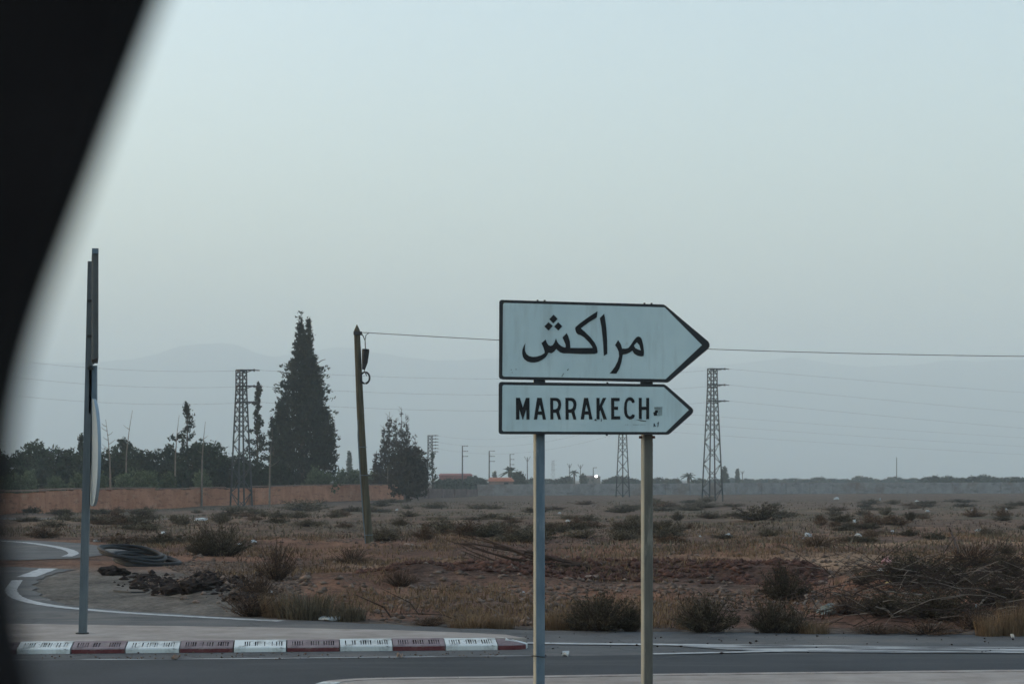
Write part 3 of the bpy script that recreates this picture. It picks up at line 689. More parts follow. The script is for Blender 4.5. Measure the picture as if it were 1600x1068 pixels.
# ---------------------------------------------------------------- leaning wooden pole with telephone cable
g = ground_at(577, 848); DP = g.y
wp = empty('wooden_pole', g, 'leaning weathered wooden pole with a black splice case and cable loop', 'utility pole')
def pp(px, py, dy=0): return at(px, py, DP+dy)-g
path = [(577.5,850,6.6),(573,800,6.5),(568.5,740,6.2),(565,680,6.0),(562,620,5.7),(559.5,560,5.2),(558,525,4.9),(557.8,516,4.7),(557.6,507,.5)]
mb = MB(); pts = [pp(a, b) for a, b, r in path]; pts[0].z = -.1
mb.tube(pts, [r/F*DP for a, b, r in path], 12); mb.build('shaft', M_WOOD, wp, smooth=False)
mb = MB(); mb.tube([pp(a-r*.93, b, -.06) for a, b, r in path[:4]]+[pp(559.6, 655, -.06)], .017, 5); mb.build('conduit', M_GALV, wp)
for py in (698, 742, 835):
    q = np.interp(py, [p[1] for p in path[::-1]], [p[0] for p in path[::-1]])
    mb = MB(); c = pp(q, py); mb.tube([c+Vector((.108*math.cos(t), .108*math.sin(t), 0)) for t in np.linspace(0, 2*math.pi, 13)], .010, 4); mb.build('band', M_GALV, wp)
mb = MB(); mb.tube([pp(571.5,545,-.1), pp(571.3,548,-.1), pp(570,566,-.1), pp(568,577,-.1)], [.085,.095,.075,.04], 10); mb.build('splice_case', M_BLACK, wp, smooth=True)
mb = MB(); c = pp(570.5, 590, -.1)
for j in range(4):
    mb.tube([c+Vector((.125*math.cos(t)*(1-.05*j), -.01*j+.004*math.sin(3*t), (.155-.008*j)*math.sin(t))) for t in np.linspace(0, 2*math.pi, 25)], .013, 5)
mb.build('cable_coil', M_BLACK, wp)
mb = MB(); mb.tube([pp(569,577,-.1), pp(571,583,-.1), pp(573,587,-.1)], .010, 5); mb.tube([pp(571,545,-.1), pp(570.5,532,-.1), pp(567,524,-.1), pp(562,518,-.08)], .012, 5); mb.tube([pp(570.5,531,-.1), pp(572,523,-.1), pp(576,520.3,-.05)], .010, 5)
mb.build('drop_cable', M_BLACK, wp)['kind'] = 'stuff'
mb = MB(); c = pp(559, 520); mb.box((c.x-.10, -.13, c.z-.05), (c.x+.11, .10, c.z+.03)); mb.build('bracket', M_STEEL, wp)
a = at(567, 519.2, DP); b = Vector((a.x+39, DP+2, a.z))
tag(wire('telephone_cable', a, b, .56, 'dark telephone cable strung from the leaning wooden pole past the boards', .011, 60, None))

# ---------------------------------------------------------------- distant poles
def far_pole(px, py_b, py_t, D, label, arms=3, wpx=2.0, arm_px=8, dy=8, y_head=False):
    b = at(px, py_b, D); b.z = gz(b.x, D); s = D/F; zt = EYE+(CY-py_t)*s-b.z
    root = empty('utility_pole', b, label, 'utility pole', 'distant utility poles')
    mb = MB(); mb.tube([(0,0,-.2),(0,0,zt)], [wpx*s*.6, wpx*s*.4], 6); mb.build('shaft', M_STEEL, root)
    for i in range(arms):
        z = zt-.05-i*dy*s; mb = MB()
        if y_head:
            mb.tube([(0,0,z-1.2*dy*s),(-arm_px*s*.7,0,z+.3*dy*s)], .4*s, 4); mb.tube([(0,0,z-1.2*dy*s),(arm_px*s*.7,0,z+.3*dy*s)], .4*s, 4)
        else: mb.tube([(-.5*s,0,z),(arm_px*s,0,z)], .5*s, 4); mb.tube([(arm_px*s,0,z-.6*s),(arm_px*s,0,z+1.0*s)], .5*s, 4)
        mb.build('cross_arm', M_STEEL, root)
far_pole(722.5, 768, 696, 330, 'thin three-armed pole in front of the red-roofed house', 3, 2.0, 8)
far_pole(764.5, 757, 704, 430, 'thin three-armed pole between the red-roofed house and the palm')
far_pole(797, 757, 709, 480, 'thin three-armed pole rising out of the palm crown', 3, 1.6, 6)
far_pole(824, 752, 714, 520, 'thin fork-headed pole just left of the left sign post', 1, 1.5, 7, 6, True)
far_pole(890, 751, 725, 620, 'tiny fork-headed pole beside the small far palm', 1, 1.2, 5, 5, True)
far_pole(907, 751, 726, 640, 'tiny forked pole left of the far lit building', 1, 1.2, 6, 5, True)
far_pole(927, 751, 730, 640, 'tiny short pole above the far lit building', 1, 1.2, 5, 4)
far_pole(1401, 748, 714, 700, 'lone thin mast far out on the right-hand plain', 0, 1.3)
far_pole(1160, 752, 736, 600, 'tiny pole right of the small far cypress', 1, 1.2, 4, 4, True)

# ================================================================ WALLS
def wall(name, label, pts, th, hfun, m, m_cap, panel_px, cap=True):
    """pts: (px, py_base, py_top); built in panels between piers, each a part"""
    P = []
    for px, pb, ptop in pts:
        g = ground_at(px, pb); P.append((g, EYE+(CY-ptop)/F*g.y))
    root = empty(name, P[0][0], label, 'wall'); o = root.location.copy()
    k = 0
    for (a, za), (b, zb) in zip(P[:-1], P[1:]):
        n = max(1, round(abs((b.x/b.y-a.x/a.y)*F)/panel_px)); d = (b-a); d.z = 0; t = d.normalized(); s = Vector((-t.y, t.x, 0))
        for i in range(n):
            f0, f1 = i/n, (i+1)/n
            q0 = a+(b-a)*f0; q1 = a+(b-a)*f1; h0 = za+(zb-za)*f0; h1 = za+(zb-za)*f1
            q0 = q0+t*.012; q1 = q1-t*.012
            j = random.uniform(-.05,.05) if hfun else 0
            mb = MB(); m_ = 7; V = []
            for c in range(m_+1):
                f = c/m_; q = q0.lerp(q1, f)-o; zt = h0+(h1-h0)*f-o.z+j+(random.uniform(-.12,.12) if hfun else random.uniform(-.01,.01)); zb_ = gz(q.x+o.x, q.y+o.y)-o.z-.4
                V += [Vector((q.x,q.y,zb_))-s*th/2, Vector((q.x,q.y,zt))-s*th/2, Vector((q.x,q.y,zt))+s*th/2, Vector((q.x,q.y,zb_))+s*th/2]
            for c in range(m_):
                for e in range(4): mb.add(V, [(4*c+e, 4*c+4+e, 4*c+4+(e+1) % 4, 4*c+(e+1) % 4)])
            mb.add(V, [(0,1,2,3)]); mb.add(V, [(4*m_+3,4*m_+2,4*m_+1,4*m_)])
            mb.build('wall_panel', m, root)
            # pier at the joint
            q = a+(b-a)*f0-o; zt = h0-o.z+.05; zb_ = gz(q.x+o.x, q.y+o.y)-o.z-.4
            if hfun: q = None
            mb = MB(); ww = th*.75
            if q is not None: mb.box((q.x-ww, q.y-ww, zb_), (q.x+ww, q.y+ww, zt)); mb.build('pier', m_cap if cap else m, root)
            if cap:
                mb = MB(); c0 = q0-o; c1 = q1-o
                e = s*(th/2+.05); u0 = Vector((c0.x,c0.y,h0-o.z+j+.03)); u1 = Vector((c1.x,c1.y,h1-o.z+j+.03)); up = Vector((0,0,.10))
                mb.add([u0-e,u1-e,u1+e,u0+e,u0-e+up,u1-e+up,u1+e+up,u0+e+up], [(0,3,2,1),(4,5,6,7),(0,1,5,4),(1,2,6,5),(2,3,7,6),(3,0,4,7)]); mb.build('coping', m_cap, root)
    return root
wall('earth_wall', 'long low red earth wall in front of the grove', [(-420,815,774),(-60,806,769),(0,803,768),(170,796,764.5),(300,791,763.5),(395,788,762.5)], .45, True, M_EARTHW, M_CAP, 58)
wall('earth_wall', 'stretch of red earth wall between the pylon and the browned cypress clump', [(395,788.5,760.5),(500,784,758.5),(628,780,757)], .45, True, M_EARTHW, M_CAP, 60)
wall('block_wall', 'low dull brown wall by the small six-armed pylon', [(632,780,759),(668,778,763),(745,775,764)], .3, False, M_BROWNW, M_BROWNW, 22, False)
wall('block_wall', 'long low grey block wall across the far side of the plain', [(748,774,756.5),(850,773.5,755.5),(1000,773,755),(1150,772,754),(1300,771,753.5),(1450,770.5,753.2),(1600,770,753),(1900,769,752.5)], .3, False, M_GREYW, M_GREYW, 42, False)

# ================================================================ HOUSES
def house(label, px0, px1, py_b, py_t, D, m_wall, m_roof, roof_px, wins, depth=7):
    s = D/F; a = at(px0, py_b, D); b = at(px1, py_b, D); z0_ = gz(a.x, D)-.3; zt = EYE+(CY-py_t)*s; zr = zt-roof_px*s
    root = empty('house', (a.x, D, z0_), label, 'house', None); wdt = b.x-a.x; h = zr-z0_
    mb = MB(); mb.box((0,0,0), (wdt, depth, h)); mb.build('wall', m_wall, root)
    mb = MB(); e = .3; mb.add([(-e,-e,h+.003),(wdt+e,-e,h+.003),(wdt+e,depth+e,h+.003),(-e,depth+e,h+.003),(-e*.2,depth*.1,zt-z0_),(wdt+e*.2-.4,depth*.1,zt-z0_),(wdt-.4,depth*.8,zt-z0_+.2),(.1,depth*.8,zt-z0_+.2)],
        [(0,3,2,1),(4,5,6,7),(0,1,5,4),(1,2,6,5),(2,3,7,6),(3,0,4,7)]); mb.build('roof', m_roof, root)
    for wx0, wx1, wy0, wy1 in wins:
        x0, x1 = (wx0-px0)*s, (wx1-px0)*s; za, zb = EYE+(CY-wy1)*s-z0_, EYE+(CY-wy0)*s-z0_
        mb = MB(); mb.box((x0,-.02,za), (x1,.2,zb)); w_ = mb.build('window', M_DARK, root)
        mb = MB(); mb.box((x0-.12,-.05,zb), (x1+.12,.1,zb+.12)); mb.build('lintel', m_wall, w_); mb = MB(); mb.box((x0-.12,-.08,za-.14), (x1+.12,.1,za)); mb.build('sill', m_wall, w_)
    return root
house('long dull red building behind the trees left of the thin poles', 686, 737, 762, 740.5, 480, M_ROOFR, M_ROOFR, 1.5, [(697,701,747,751),(716,720,747,751)])
house('small pink house with an orange-red roof beside the palm', 764, 802, 762, 747, 400, M_HOUSE, mat('orange_roof', (.30,.10,.055), (.38,.15,.09), 1, .9), 4.5, [(787.5,794.5,753.5,757)])
hl = house('far flat-roofed building with a lit lamp at its right end', 908, 938, 758, 743.5, 650, mat('far_house_wall', (.12,.105,.09), (.17,.15,.13), .6), M_BROWNW, 1.2, [(914,918,748,751),(924,928,748,751)])
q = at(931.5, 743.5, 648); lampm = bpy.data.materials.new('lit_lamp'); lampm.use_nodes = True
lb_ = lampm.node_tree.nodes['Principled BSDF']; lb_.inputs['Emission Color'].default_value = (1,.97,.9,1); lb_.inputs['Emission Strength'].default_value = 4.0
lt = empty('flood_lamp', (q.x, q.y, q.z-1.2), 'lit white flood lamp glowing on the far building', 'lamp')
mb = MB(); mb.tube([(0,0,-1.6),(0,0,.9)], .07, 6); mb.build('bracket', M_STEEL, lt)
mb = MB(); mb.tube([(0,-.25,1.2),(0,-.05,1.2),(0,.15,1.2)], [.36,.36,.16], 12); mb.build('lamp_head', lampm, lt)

# ================================================================ VEGETATION
def leaves(C, size, n_each, spread, up=0.0, out=None, narrow=.45, seed=0):
    """small leaf-like triangles scattered round clump centres C (n,3)"""
    r = np.random.default_rng(seed)
    C = np.repeat(np.asarray(C, float), n_each, 0); n = len(C)
    c = C+r.normal(size=(n,3))*np.asarray(spread)
    d = r.normal(size=(n,3)); d /= np.linalg.norm(d, axis=1)[:,None]
    if out is not None:
        o = np.repeat(np.asarray(out, float), n_each, 0); d = d*.75+o
    d[:,2] += up; d /= np.linalg.norm(d, axis=1)[:,None]
    s = np.cross(d, r.normal(size=(n,3))); s /= np.linalg.norm(s, axis=1)[:,None]+1e-9
    L = size*(.6+.8*r.random(n))[:,None]
    a = c-d*L*.5-s*L*narrow*.25; b = c+s*L*narrow; e = c+d*L*.6
    V = np.stack([a, b, e], 1).reshape(-1,3)
    return V, np.arange(3*n).reshape(-1,3)
def limb_mesh(paths, n=5):
    mb = MB()
    for pts, rad in paths: mb.tube(pts, rad, n)
    return mb
def crown_pts(n, prof, seed, hollow=.55, squash=1.0, rough=.25, freq=3.0):
    """clump centres in a body of revolution: prof = [(z, radius)...]; outline broken by lobes"""
    r = np.random.default_rng(seed)
    zs = np.array([p[0] for p in prof]); rs = np.array([p[1] for p in prof])
    # sample z proportional to radius
    zz_ = np.linspace(zs[0], zs[-1], 400); w_ = np.interp(zz_, zs, rs)+.03*rs.max(); w_ /= w_.sum()
    z = r.choice(zz_, n, p=w_)+r.normal(size=n)*.02*(zs[-1]-zs[0])
    a = r.random(n)*2*np.pi; R_ = np.interp(z, zs, rs)
    lobe = 1+rough*2*(vnoise(a*freq/2+seed, z*1.1+seed*2)-.5)+rough*(vnoise(a*freq*1.6+seed, z*3.0)-.5)
    q = hollow+(1-hollow)*np.sqrt(r.random(n)); q = np.where(r.random(n) < .25, r.random(n)*.8, q)
    rad = R_*lobe*q
    P = np.stack([np.cos(a)*rad, np.sin(a)*rad*squash, z], 1)
    out = np.stack([np.cos(a), np.sin(a), np.zeros(n)], 1)
    return P, out
def tree(name, label, base, crown_me, trunk_me, group=None, rz=0, sc=1.0, cat='tree'):
    root = empty(name, base, label, cat, group, rz)
    if trunk_me: obj('trunk', trunk_me, root)
    obj('crown', crown_me, root)
    root.scale = (sc, sc, sc) if not isinstance(sc, tuple) else sc
    return root
def trunk_mesh(h, r0, limbs=6, seed=0, m=None, spread=.35, bare=.35):
    r = random.Random(seed); mb = MB(); mb.tube([(0,0,-.3),(0.04*h*r.uniform(-.3,.3),0,h*.4),(0,0.02*h,h*.95)], [r0, r0*.75, r0*.2], 7)
    for i in range(limbs):
        z = h*(bare+(.9-bare)*i/limbs); a = r.uniform(0, 6.28); L = h*spread*(1-.6*i/limbs)
        mb.tube([(0,0,z),(math.cos(a)*L*.5, math.sin(a)*L*.5, z+L*.3),(math.cos(a)*L, math.sin(a)*L, z+L*.75)], [r0*.4, r0*.25, r0*.08], 4)
    return make_mesh('trunk', mb.v, mb.f, m or M_TRUNK, mb.m)
def base_at(px, D): x = (px-CX)/F*D; return Vector((x, D, gz(x, D)))
_wp = np.array([-420,-60,0,170,300,395,500,628]); _wd = np.array([ground_at(p, y).y for p, y in zip(_wp, [815,806,803,796,791,788,784,780])])
def behind(px, D): return max(D, float(np.interp(px, _wp, _wd))+6) if px < 628 else D      # keep trees behind the red wall
def hpx(py, D, b): return EYE+(CY-py)/F*D-b.z

# --- the big cypress: two spires over one broad dark body
D = behind(474, 226.0)+4; b = base_at(474, D); s = D/F; Ht = hpx(492, D, b)
prof = [(.5,2.6),(2,3.0),(5,3.1),(8,2.95),(Ht*.55,2.5),(Ht*.7,1.75),(Ht*.80,.95),(Ht*.88,.42),(Ht*.94,.22),(Ht*.99,.07)]
P1, o1 = crown_pts(2800, prof, 11, .62, .9, .40, 5.0)
P1[:,0] += -.35*sstep(Ht*.6, Ht, P1[:,2])
P2, o2 = crown_pts(700, [(Ht*.45,1.3),(Ht*.6,1.2),(Ht*.75,.7),(Ht*.86,.30),(Ht*.975,.07)], 12, .5, .9, .45); P2[:,0] += .62
P3, o3 = crown_pts(420, [(Ht*.18,1.3),(Ht*.3,1.5),(Ht*.42,1.0),(Ht*.5,.3)], 13, .4, .9, .4); P3[:,0] += 2.35
P4, o4 = crown_pts(420, [(Ht*.15,1.1),(Ht*.3,1.1),(Ht*.42,.9),(Ht*.55,.3)], 14, .4, .9, .4); P4[:,0] -= 2.5
V1, F1 = leaves(np.concatenate([P1,P2,P3,P4]), .42, 7, .14, .55, np.concatenate([o1,o2,o3,o4])*.7, .40, 1)
# stray sprays that break the outline
r_ = np.random.default_rng(5); sel = r_.choice(len(P1), 420); tip = P1[sel]*np.array([1.0,1.0,1]); 
tip[:,:2] *= (1.10+.30*r_.random((420,1))**1.5); tip[:,2] += .2
V2, F2 = leaves(tip, .34, 7, .13, .5, o1[sel]*.8, .45, 2)
cm = make_mesh('crown', np.concatenate([V1,V2]), np.concatenate([F1,F2+len(V1)]), M_CYP)
t = tree('cypress_tree', 'very tall broad dark cypress with a double tip behind the red wall', b, cm, trunk_mesh(Ht*.95, .45, 14, 3, spread=.10, bare=.1))
mb = MB()
for px_, py_, dxp, dyp in ((437,585,-7,-6),(436,578,-9,2),(505,563,10,-2),(438,600,-8,-3)):
    a = at(px_+10*(1 if dxp < 0 else -1), py_+5, D)-b; c = at(px_+dxp*.4, py_+dyp, D)-b
    mb.tube([a, a.lerp(c, .6)+Vector((0,0,.1)), c], [.07,.05,.03], 4)
o = mb.build('stray_branch', M_TRUNK, t); o['kind'] = 'stuff'

def ragged(label, px, py_top, D, width_px, seed, m=M_CYP, dens=1.0, name='conifer_tree', low=.12, group=None):
    """thin storm-worn conifer: short tufted branches up a bare stem"""
    D = behind(px, D); b = base_at(px, D); s = D/F; Ht = hpx(py_top, D, b); r = random.Random(seed); rn = np.random.default_rng(seed)
    limbs = [([(0,0,-.3),(r.uniform(-.1,.1),0,Ht*.5),(r.uniform(-.15,.15),0,Ht)], [.17,.11,.03])]; C = []; O = []
    nb = int(Ht*3.6*dens)
    for i in range(nb):
        z = Ht*(low+(.99-low)*(i+r.random())/nb); a = r.uniform(0, 6.28); t = (z/Ht-low)/(1-low)
        L = width_px*s*.62*((1.0-t)**1.3+.08)*r.choice((.35,.5,.7,1.0,1.3))
        e = Vector((math.cos(a)*L, math.sin(a)*L, z+L*r.uniform(-.05,.55)))
        limbs.append(([(0,0,z), Vector((0,0,z)).lerp(e, .5)+Vector((0,0,-.04)), e], [.05,.035,.015]))
        for k in range(max(2, int(L*3.2))):
            f = .35+.7*(k+.5)/max(2, int(L*3.2)); C.append(Vector((0,0,z)).lerp(e, f)); O.append((math.cos(a)*.4, math.sin(a)*.4, .3))
    for k in range(int(6*dens)+3): C.append(Vector((0,0,Ht*(.9+.1*k/(6*dens+3))))); O.append((0,0,1))
    Vv, Ff = leaves(np.array([tuple(c) for c in C]), .34, 8, .13, .35, np.array(O), .5, seed)
    mb = limb_mesh(limbs, 4)
    return tree(name, label, b, make_mesh('crown', Vv, Ff, m), make_mesh('trunk', mb.v, mb.f, M_TRUNK, mb.m), group)
ragged('thin ragged conifer between the left pylon and the big cypress', 403, 600, 222, 44, 21, dens=1.7)
ragged('short ragged conifer tucked against the left side of the big cypress', 426, 652, 215, 40, 22, dens=1.1)
ragged('lone ragged conifer rising above the grove left of the pylon', 291, 629, 205, 50, 23, dens=.75, low=.42)
ragged('small ragged conifer poking out of the grove left of the bare stalks', 192, 686, 200, 36, 24, dens=.8, low=.5)
ragged('small dark conifer top half hidden by the edge-on sign post', 127, 680, 200, 16, 25, dens=.8, low=.5)
ragged('narrow dark conifer just right of the small six-armed pylon', 676, 708, 335, 20, 26, dens=.8)

# --- browned cypress clump with several dead tips
D = behind(622, 236.0)+3; b = base_at(622, D)
sp_ = [(600,668,1.0),(608,645,1.2),(618,655,1.2),(628,640,1.1),(635,652,1.1),(648,682,1.2),(588,706,.9)]
Pc = []; Oc = []; limbs = []
for i, (px_, py_, w_) in enumerate(sp_):
    h_ = hpx(py_, D, b); x0 = (px_-622)*D/F
    p_, o_ = crown_pts(int(200*w_), [(.5,1.4),(h_*.3,1.35*w_),(h_*.5,.85*w_),(h_*.68,.42),(h_*.82,.2),(h_*.98,.04)], 30+i, .45, .9, .5); p_[:,0] += x0; Pc.append(p_); Oc.append(o_)
    limbs.append(([(x0*.6,0,-.2),(x0,0,h_*.6),(x0+random.uniform(-.15,.15),0,h_+random.uniform(.1,.5))], [.16,.08,.02]))
    for k in range(14):
        z = h_*random.uniform(.55,1.0); a = random.uniform(0,6.28); limbs.append(([(x0,0,z),(x0+math.cos(a)*.5,math.sin(a)*.5,z+.5)], [.03,.012]))
Vv, Ff = leaves(np.concatenate(Pc), .36, 7, .15, .5, np.concatenate(Oc)*.6, .42, 31)
mb = limb_mesh(limbs, 4)
tree('cypress_tree', 'clump of browned cypress with thin dead tips right of the wooden pole', b, make_mesh('crown', Vv, Ff, M_CYPB), make_mesh('trunk', mb.v, mb.f, M_TRUNK, mb.m))
# round brown bush-tree beneath it
def bush_tree(name, label, px, py_top, D, w_px, m, seed, n=420, leaf=.30, group=None, low=.12, py_base=None, cat='tree', lobes=5):
    D = behind(px, D); b = base_at(px, D); Ht = hpx(py_top, D, b); wd = w_px*D/F; r = np.random.default_rng(seed)
    Pc = []; Oc = []
    for i in range(lobes):
        cx, cy = r.normal(size=2)*wd*.22; rz_ = Ht*(.30+.12*r.random()); zc = Ht*(.45+.30*r.random()); rr = wd*(.24+.12*r.random())
        if i == 0: cx, cy, zc, rr = 0, 0, Ht-rz_, wd*.32
        k = n//lobes; d = r.normal(size=(k,3)); d /= np.linalg.norm(d, axis=1)[:,None]
        q = (.55+.45*np.sqrt(r.random(k)))*(1+.35*(vnoise(d[:,0]*3+seed, d[:,2]*3+i)-.5)); 
        Pc.append(np.stack([cx+d[:,0]*rr*q, cy+d[:,1]*rr*q, np.maximum(Ht*low, zc+d[:,2]*rz_*q)], 1)); Oc.append(d)
    k = n//3; a = r.random(k)*6.28; q = np.sqrt(r.random(k))
    Pc.append(np.stack([np.cos(a)*q*wd*.46, np.sin(a)*q*wd*.46, Ht*(low+.45*r.random(k))], 1)); Oc.append(np.zeros((k,3)))
    Vv, Ff = leaves(np.concatenate(Pc), leaf, 8, leaf*.5, .2, np.concatenate(Oc)*.5, .5, seed)
    return tree(name, label, b, make_mesh('crown', Vv, Ff, m), trunk_mesh(Ht*.75, .05*Ht, 6, seed, spread=.4), group, cat=cat)
bush_tree('bushy_tree', 'round brownish bushy tree at the foot of the browned cypress clump', 637, 702, 226, 66, M_CYPB, 41, 640, .32)
bush_tree('bushy_tree', 'pale green round bush at the foot of the big cypress, right side', 492, 732, 214, 46, M_OLIVE, 42, 300, .28, lobes=4)

# --- the grove behind the red wall: one row of trees and one row of paler bushes
GROVE = [(-38,700,64),(-2,708,58),(32,704,54),(66,706,60),(102,704,56),(138,700,58),(172,704,54),(204,702,58),(238,709,56),(268,706,50),(300,700,60),(330,702,62),(356,708,52),(398,722,56),(436,728,50)]
for i, (px_, py_, w_) in enumerate(GROVE):
    bush_tree('grove_tree', f'{ORD[i]} dark green grove tree from the left behind the red wall', px_, py_-3*random.random(), 196+12*random.random(), w_, M_GROVE, 60+i, 430, .32, 'grove trees behind the red wall')
BUSH = [(8,742,34),(45,741,30),(84,743,34),(122,738,36),(160,743,32),(196,742,38),(228,736,40),(262,742,34),(318,741,30)]
for i, (px_, py_, w_) in enumerate(BUSH):
    bush_tree('grove_bush', f'{ORD[i]} pale green bush from the left between wall and grove', px_, py_, 174+5*random.random(), w_, M_OLIVE, 90+i, 220, .24, 'pale bushes along the red wall', lobes=4, cat='bush')
HEDGE = [(532,738,30),(556,735,34),(582,737,34)]
for i, (px_, py_, w_) in enumerate(HEDGE):
    bush_tree('hedge_bush', f'{ORD[i]} low green bush from the left in the gap behind the wooden pole', px_, py_, 262, w_, M_OLIVE, 110+i, 240, .34, 'low bushes behind the wooden pole', lobes=4, cat='bush')
# far cypress behind the hedge
def small_cypress(label, px, py_top, D, w_px, seed, m=M_FARL):
    b = base_at(px, D); Ht = hpx(py_top, D, b); w_ = w_px*D/F*.5
    p_, o_ = crown_pts(260, [(.3,w_*.8),(Ht*.3,w_),(Ht*.7,w_*.7),(Ht*.9,w_*.4),(Ht,.05)], seed, .5, 1, .25)
    Vv, Ff = leaves(p_, D/F*2.6, 7, D/F*.9, .6, o_*.5, .45, seed)
    tree('cypress_tree', label, b, make_mesh('crown', Vv, Ff, m), trunk_mesh(Ht*.9, .2, 5, seed, spread=.08))
small_cypress('small far cypress left of the wooden pole, beyond the green bushes', 546, 704, 420, 10, 121)
small_cypress('small bluish far cypress right of the right-hand pylon', 1132, 728, 520, 13, 122)
small_cypress('tiny slim far cypress, second right of the right-hand pylon', 1152.5, 732, 640, 5, 123)
small_cypress('tiny far cypress between the thin poles and the palm', 773, 738, 560, 5, 124)

# --- bare dead stalks
def bare(label, px, px_top, py_top, D, seed, twigs=5, lean=0):
    D = behind(px, D) if D > 185 else D; b = base_at(px, D); top = at(px_top, py_top, D)-b; r = random.Random(seed); root = empty('bare_tree', b, label, 'dead tree', None)
    mid = Vector((top.x*.15, 0, top.z*.55)); mb = MB(); mb.tube([(0,0,-.2), mid*.5, mid, mid.lerp(top, .55)+Vector((-.05*top.z*.1*np.sign(top.x+.001),0,0)), top], [.10,.085,.06,.03,.012], 6)
    mb.build('trunk', M_PALEW, root)
    for i in range(twigs):
        t = .62+.35*i/twigs; p = mid.lerp(top, (t-.55)/.45); a = r.choice((-1,1)); L = r.uniform(.5,1.1)*(1.2-t)
        mb = MB(); mb.tube([p, p+Vector((a*L, r.uniform(-.3,.3), L*.6)), p+Vector((a*L*1.6, 0, L*1.2))], [.03,.02,.008], 4); mb.build('twig', M_PALEW, root)
bare('pale bare dead stem with side twigs just right of the edge-on disc', 173, 165, 655, 168, 1, 7)
bare('tall thin dead stalk curving up from the grove left of the conifers', 196, 207, 640, 190, 2, 2)
bare('pale dead stalk left of the lone ragged conifer', 273, 280, 648, 180, 3, 2)
bare('pale dead stalk right of the lone ragged conifer', 315, 321, 658, 180, 4, 2)
bare('pale bare stem against the foot of the big cypress', 421, 424, 690, 180, 5, 1)
bare('short dark dead stem in front of the browned cypress clump', 606, 606, 727, 200, 6, 1)

# --- palms
def palm(label, px, py_top, py_crown, D, w_px, seed):
    b = base_at(px, D); s = D/F; hc = hpx(py_crown, D, b); R0 = w_px*s*.5; r = random.Random(seed)
    root = empty('palm_tree', b, label, 'palm')
    mb = MB(); mb.tube([(0,0,-.2),(.1,0,hc*.5),(0,0,hc)], [.32,.26,.3], 8); mb.build('trunk', M_TRUNK, root)
    for i in range(26):
        a = i*2.39996; el = r.uniform(-.25, 1.25); L = R0*r.uniform(.95,1.15); mb = MB(); V = []; Fc = []
        dirx = Vector((math.cos(a), math.sin(a), 0)); side = Vector((-math.sin(a), math.cos(a), 0)); n = 7
        for k in range(n+1):
            t = k/n; p = Vector((0,0,hc))+dirx*(L*t*math.cos(el))+Vector((0,0,L*(math.sin(el)*t-.55*t*t)))
            w_ = L*.11*math.sin(math.pi*min(1, .12+t*.86)); V += [p+side*w_-Vector((0,0,w_*.5)), p, p-side*w_-Vector((0,0,w_*.5))]
        for k in range(n): Fc += [(3*k,3*k+1,3*k+4,3*k+3),(3*k+1,3*k+2,3*k+5,3*k+4)]
        mb.add(V, Fc); mb.build('frond', M_PALM, root)
palm('date palm with a wide drooping crown left of the left sign post', 797, 724, 737, 420, 40, 1)
palm('small far palm left of the lit building, seen between the sign posts', 897, 731, 738, 600, 20, 2)
palm('low far palm right of the right sign post', 1076, 739, 744, 480, 30, 3)
bush_tree('bushy_tree', 'dark bushy tree at the right foot of the date palm', 812, 738, 415, 20, M_FARL, 131, 200, .5, lobes=3)

# --- far tree line beyond the walls
protos = []
for i in range(4):
    r = np.random.default_rng(200+i); n = 110; d = r.normal(size=(n,3)); d /= np.linalg.norm(d, axis=1)[:,None]
    q = (.6+.4*np.sqrt(r.random(n)))*(1+.5*(vnoise(d[:,0]*2.5+i*9, d[:,2]*2.5)-.5))
    C = np.stack([d[:,0]*q*.5, d[:,1]*q*.5, .55+d[:,2]*q*.45], 1)
    k = 50; C2 = np.stack([(r.random(k)-.5)*.8, (r.random(k)-.5)*.8, r.random(k)*.45], 1)
    Vv, Ff = leaves(np.concatenate([C, C2]), .17, 7, .06, .2, None, .55, i)
    protos.append((make_mesh('crown', Vv, Ff, M_FARL), trunk_mesh(.6, .04, 3, i, spread=.4)))
def far_tree(px, py_top, D, w_px, label, group):
    b = base_at(px, D); Ht = max(1.2, hpx(py_top, D, b)); w_ = w_px*D/F; cme, tme = random.choice(protos)
    tree('far_tree', label, b, cme, tme, group, random.uniform(0, 6.28), (w_, w_, Ht))
FAR1 = [(655,752,22),(690,749,26),(706,748,26),(722,748,28),(738,744,22),(752,747,22),(748,752,20)]
for i, (px_, py_, w_) in enumerate(FAR1): far_tree(px_, py_, 380 if i < 4 else 440, w_, f'{ORD[i]} far tree from the left among the thin poles', 'far trees left of the boards')
FAR2 = [(818,747,20),(833,746,18),(856,748,22),(876,746,18),(888,744,16),(912,741,12),(950,748,20),(958,745,18),(966,744,22),(982,745,22),(994,748,16),(1028,746,20),(1040,748,18),(1056,747,18),(1090,748,24)]
for i, (px_, py_, w_) in enumerate(FAR2): far_tree(px_, py_, 560+60*random.random(), w_, f'{ORD[i]} far tree from the left on the skyline around the sign posts', 'far trees between the sign posts')
xs_ = [1118,1140,1162,1178,1196,1215,1236,1258,1280,1302,1322,1344,1362,1384,1402,1424,1446,1462,1482,1500,1518,1536,1552,1570,1590,1612]
tp_ = [748,747,748,749,748,748,747,748,745,747,748,744,747,748,745,747,745,743,744,746,744,742,745,746,745,746]
for i, (px_, py_) in enumerate(zip(xs_, tp_)): far_tree(px_, py_, (520 if px_ > 1430 else 780)+90*random.random(), 26 if px_ > 1430 else 28, f'{ORD[i]} far tree from the left on the right-hand skyline', 'far trees along the right skyline')

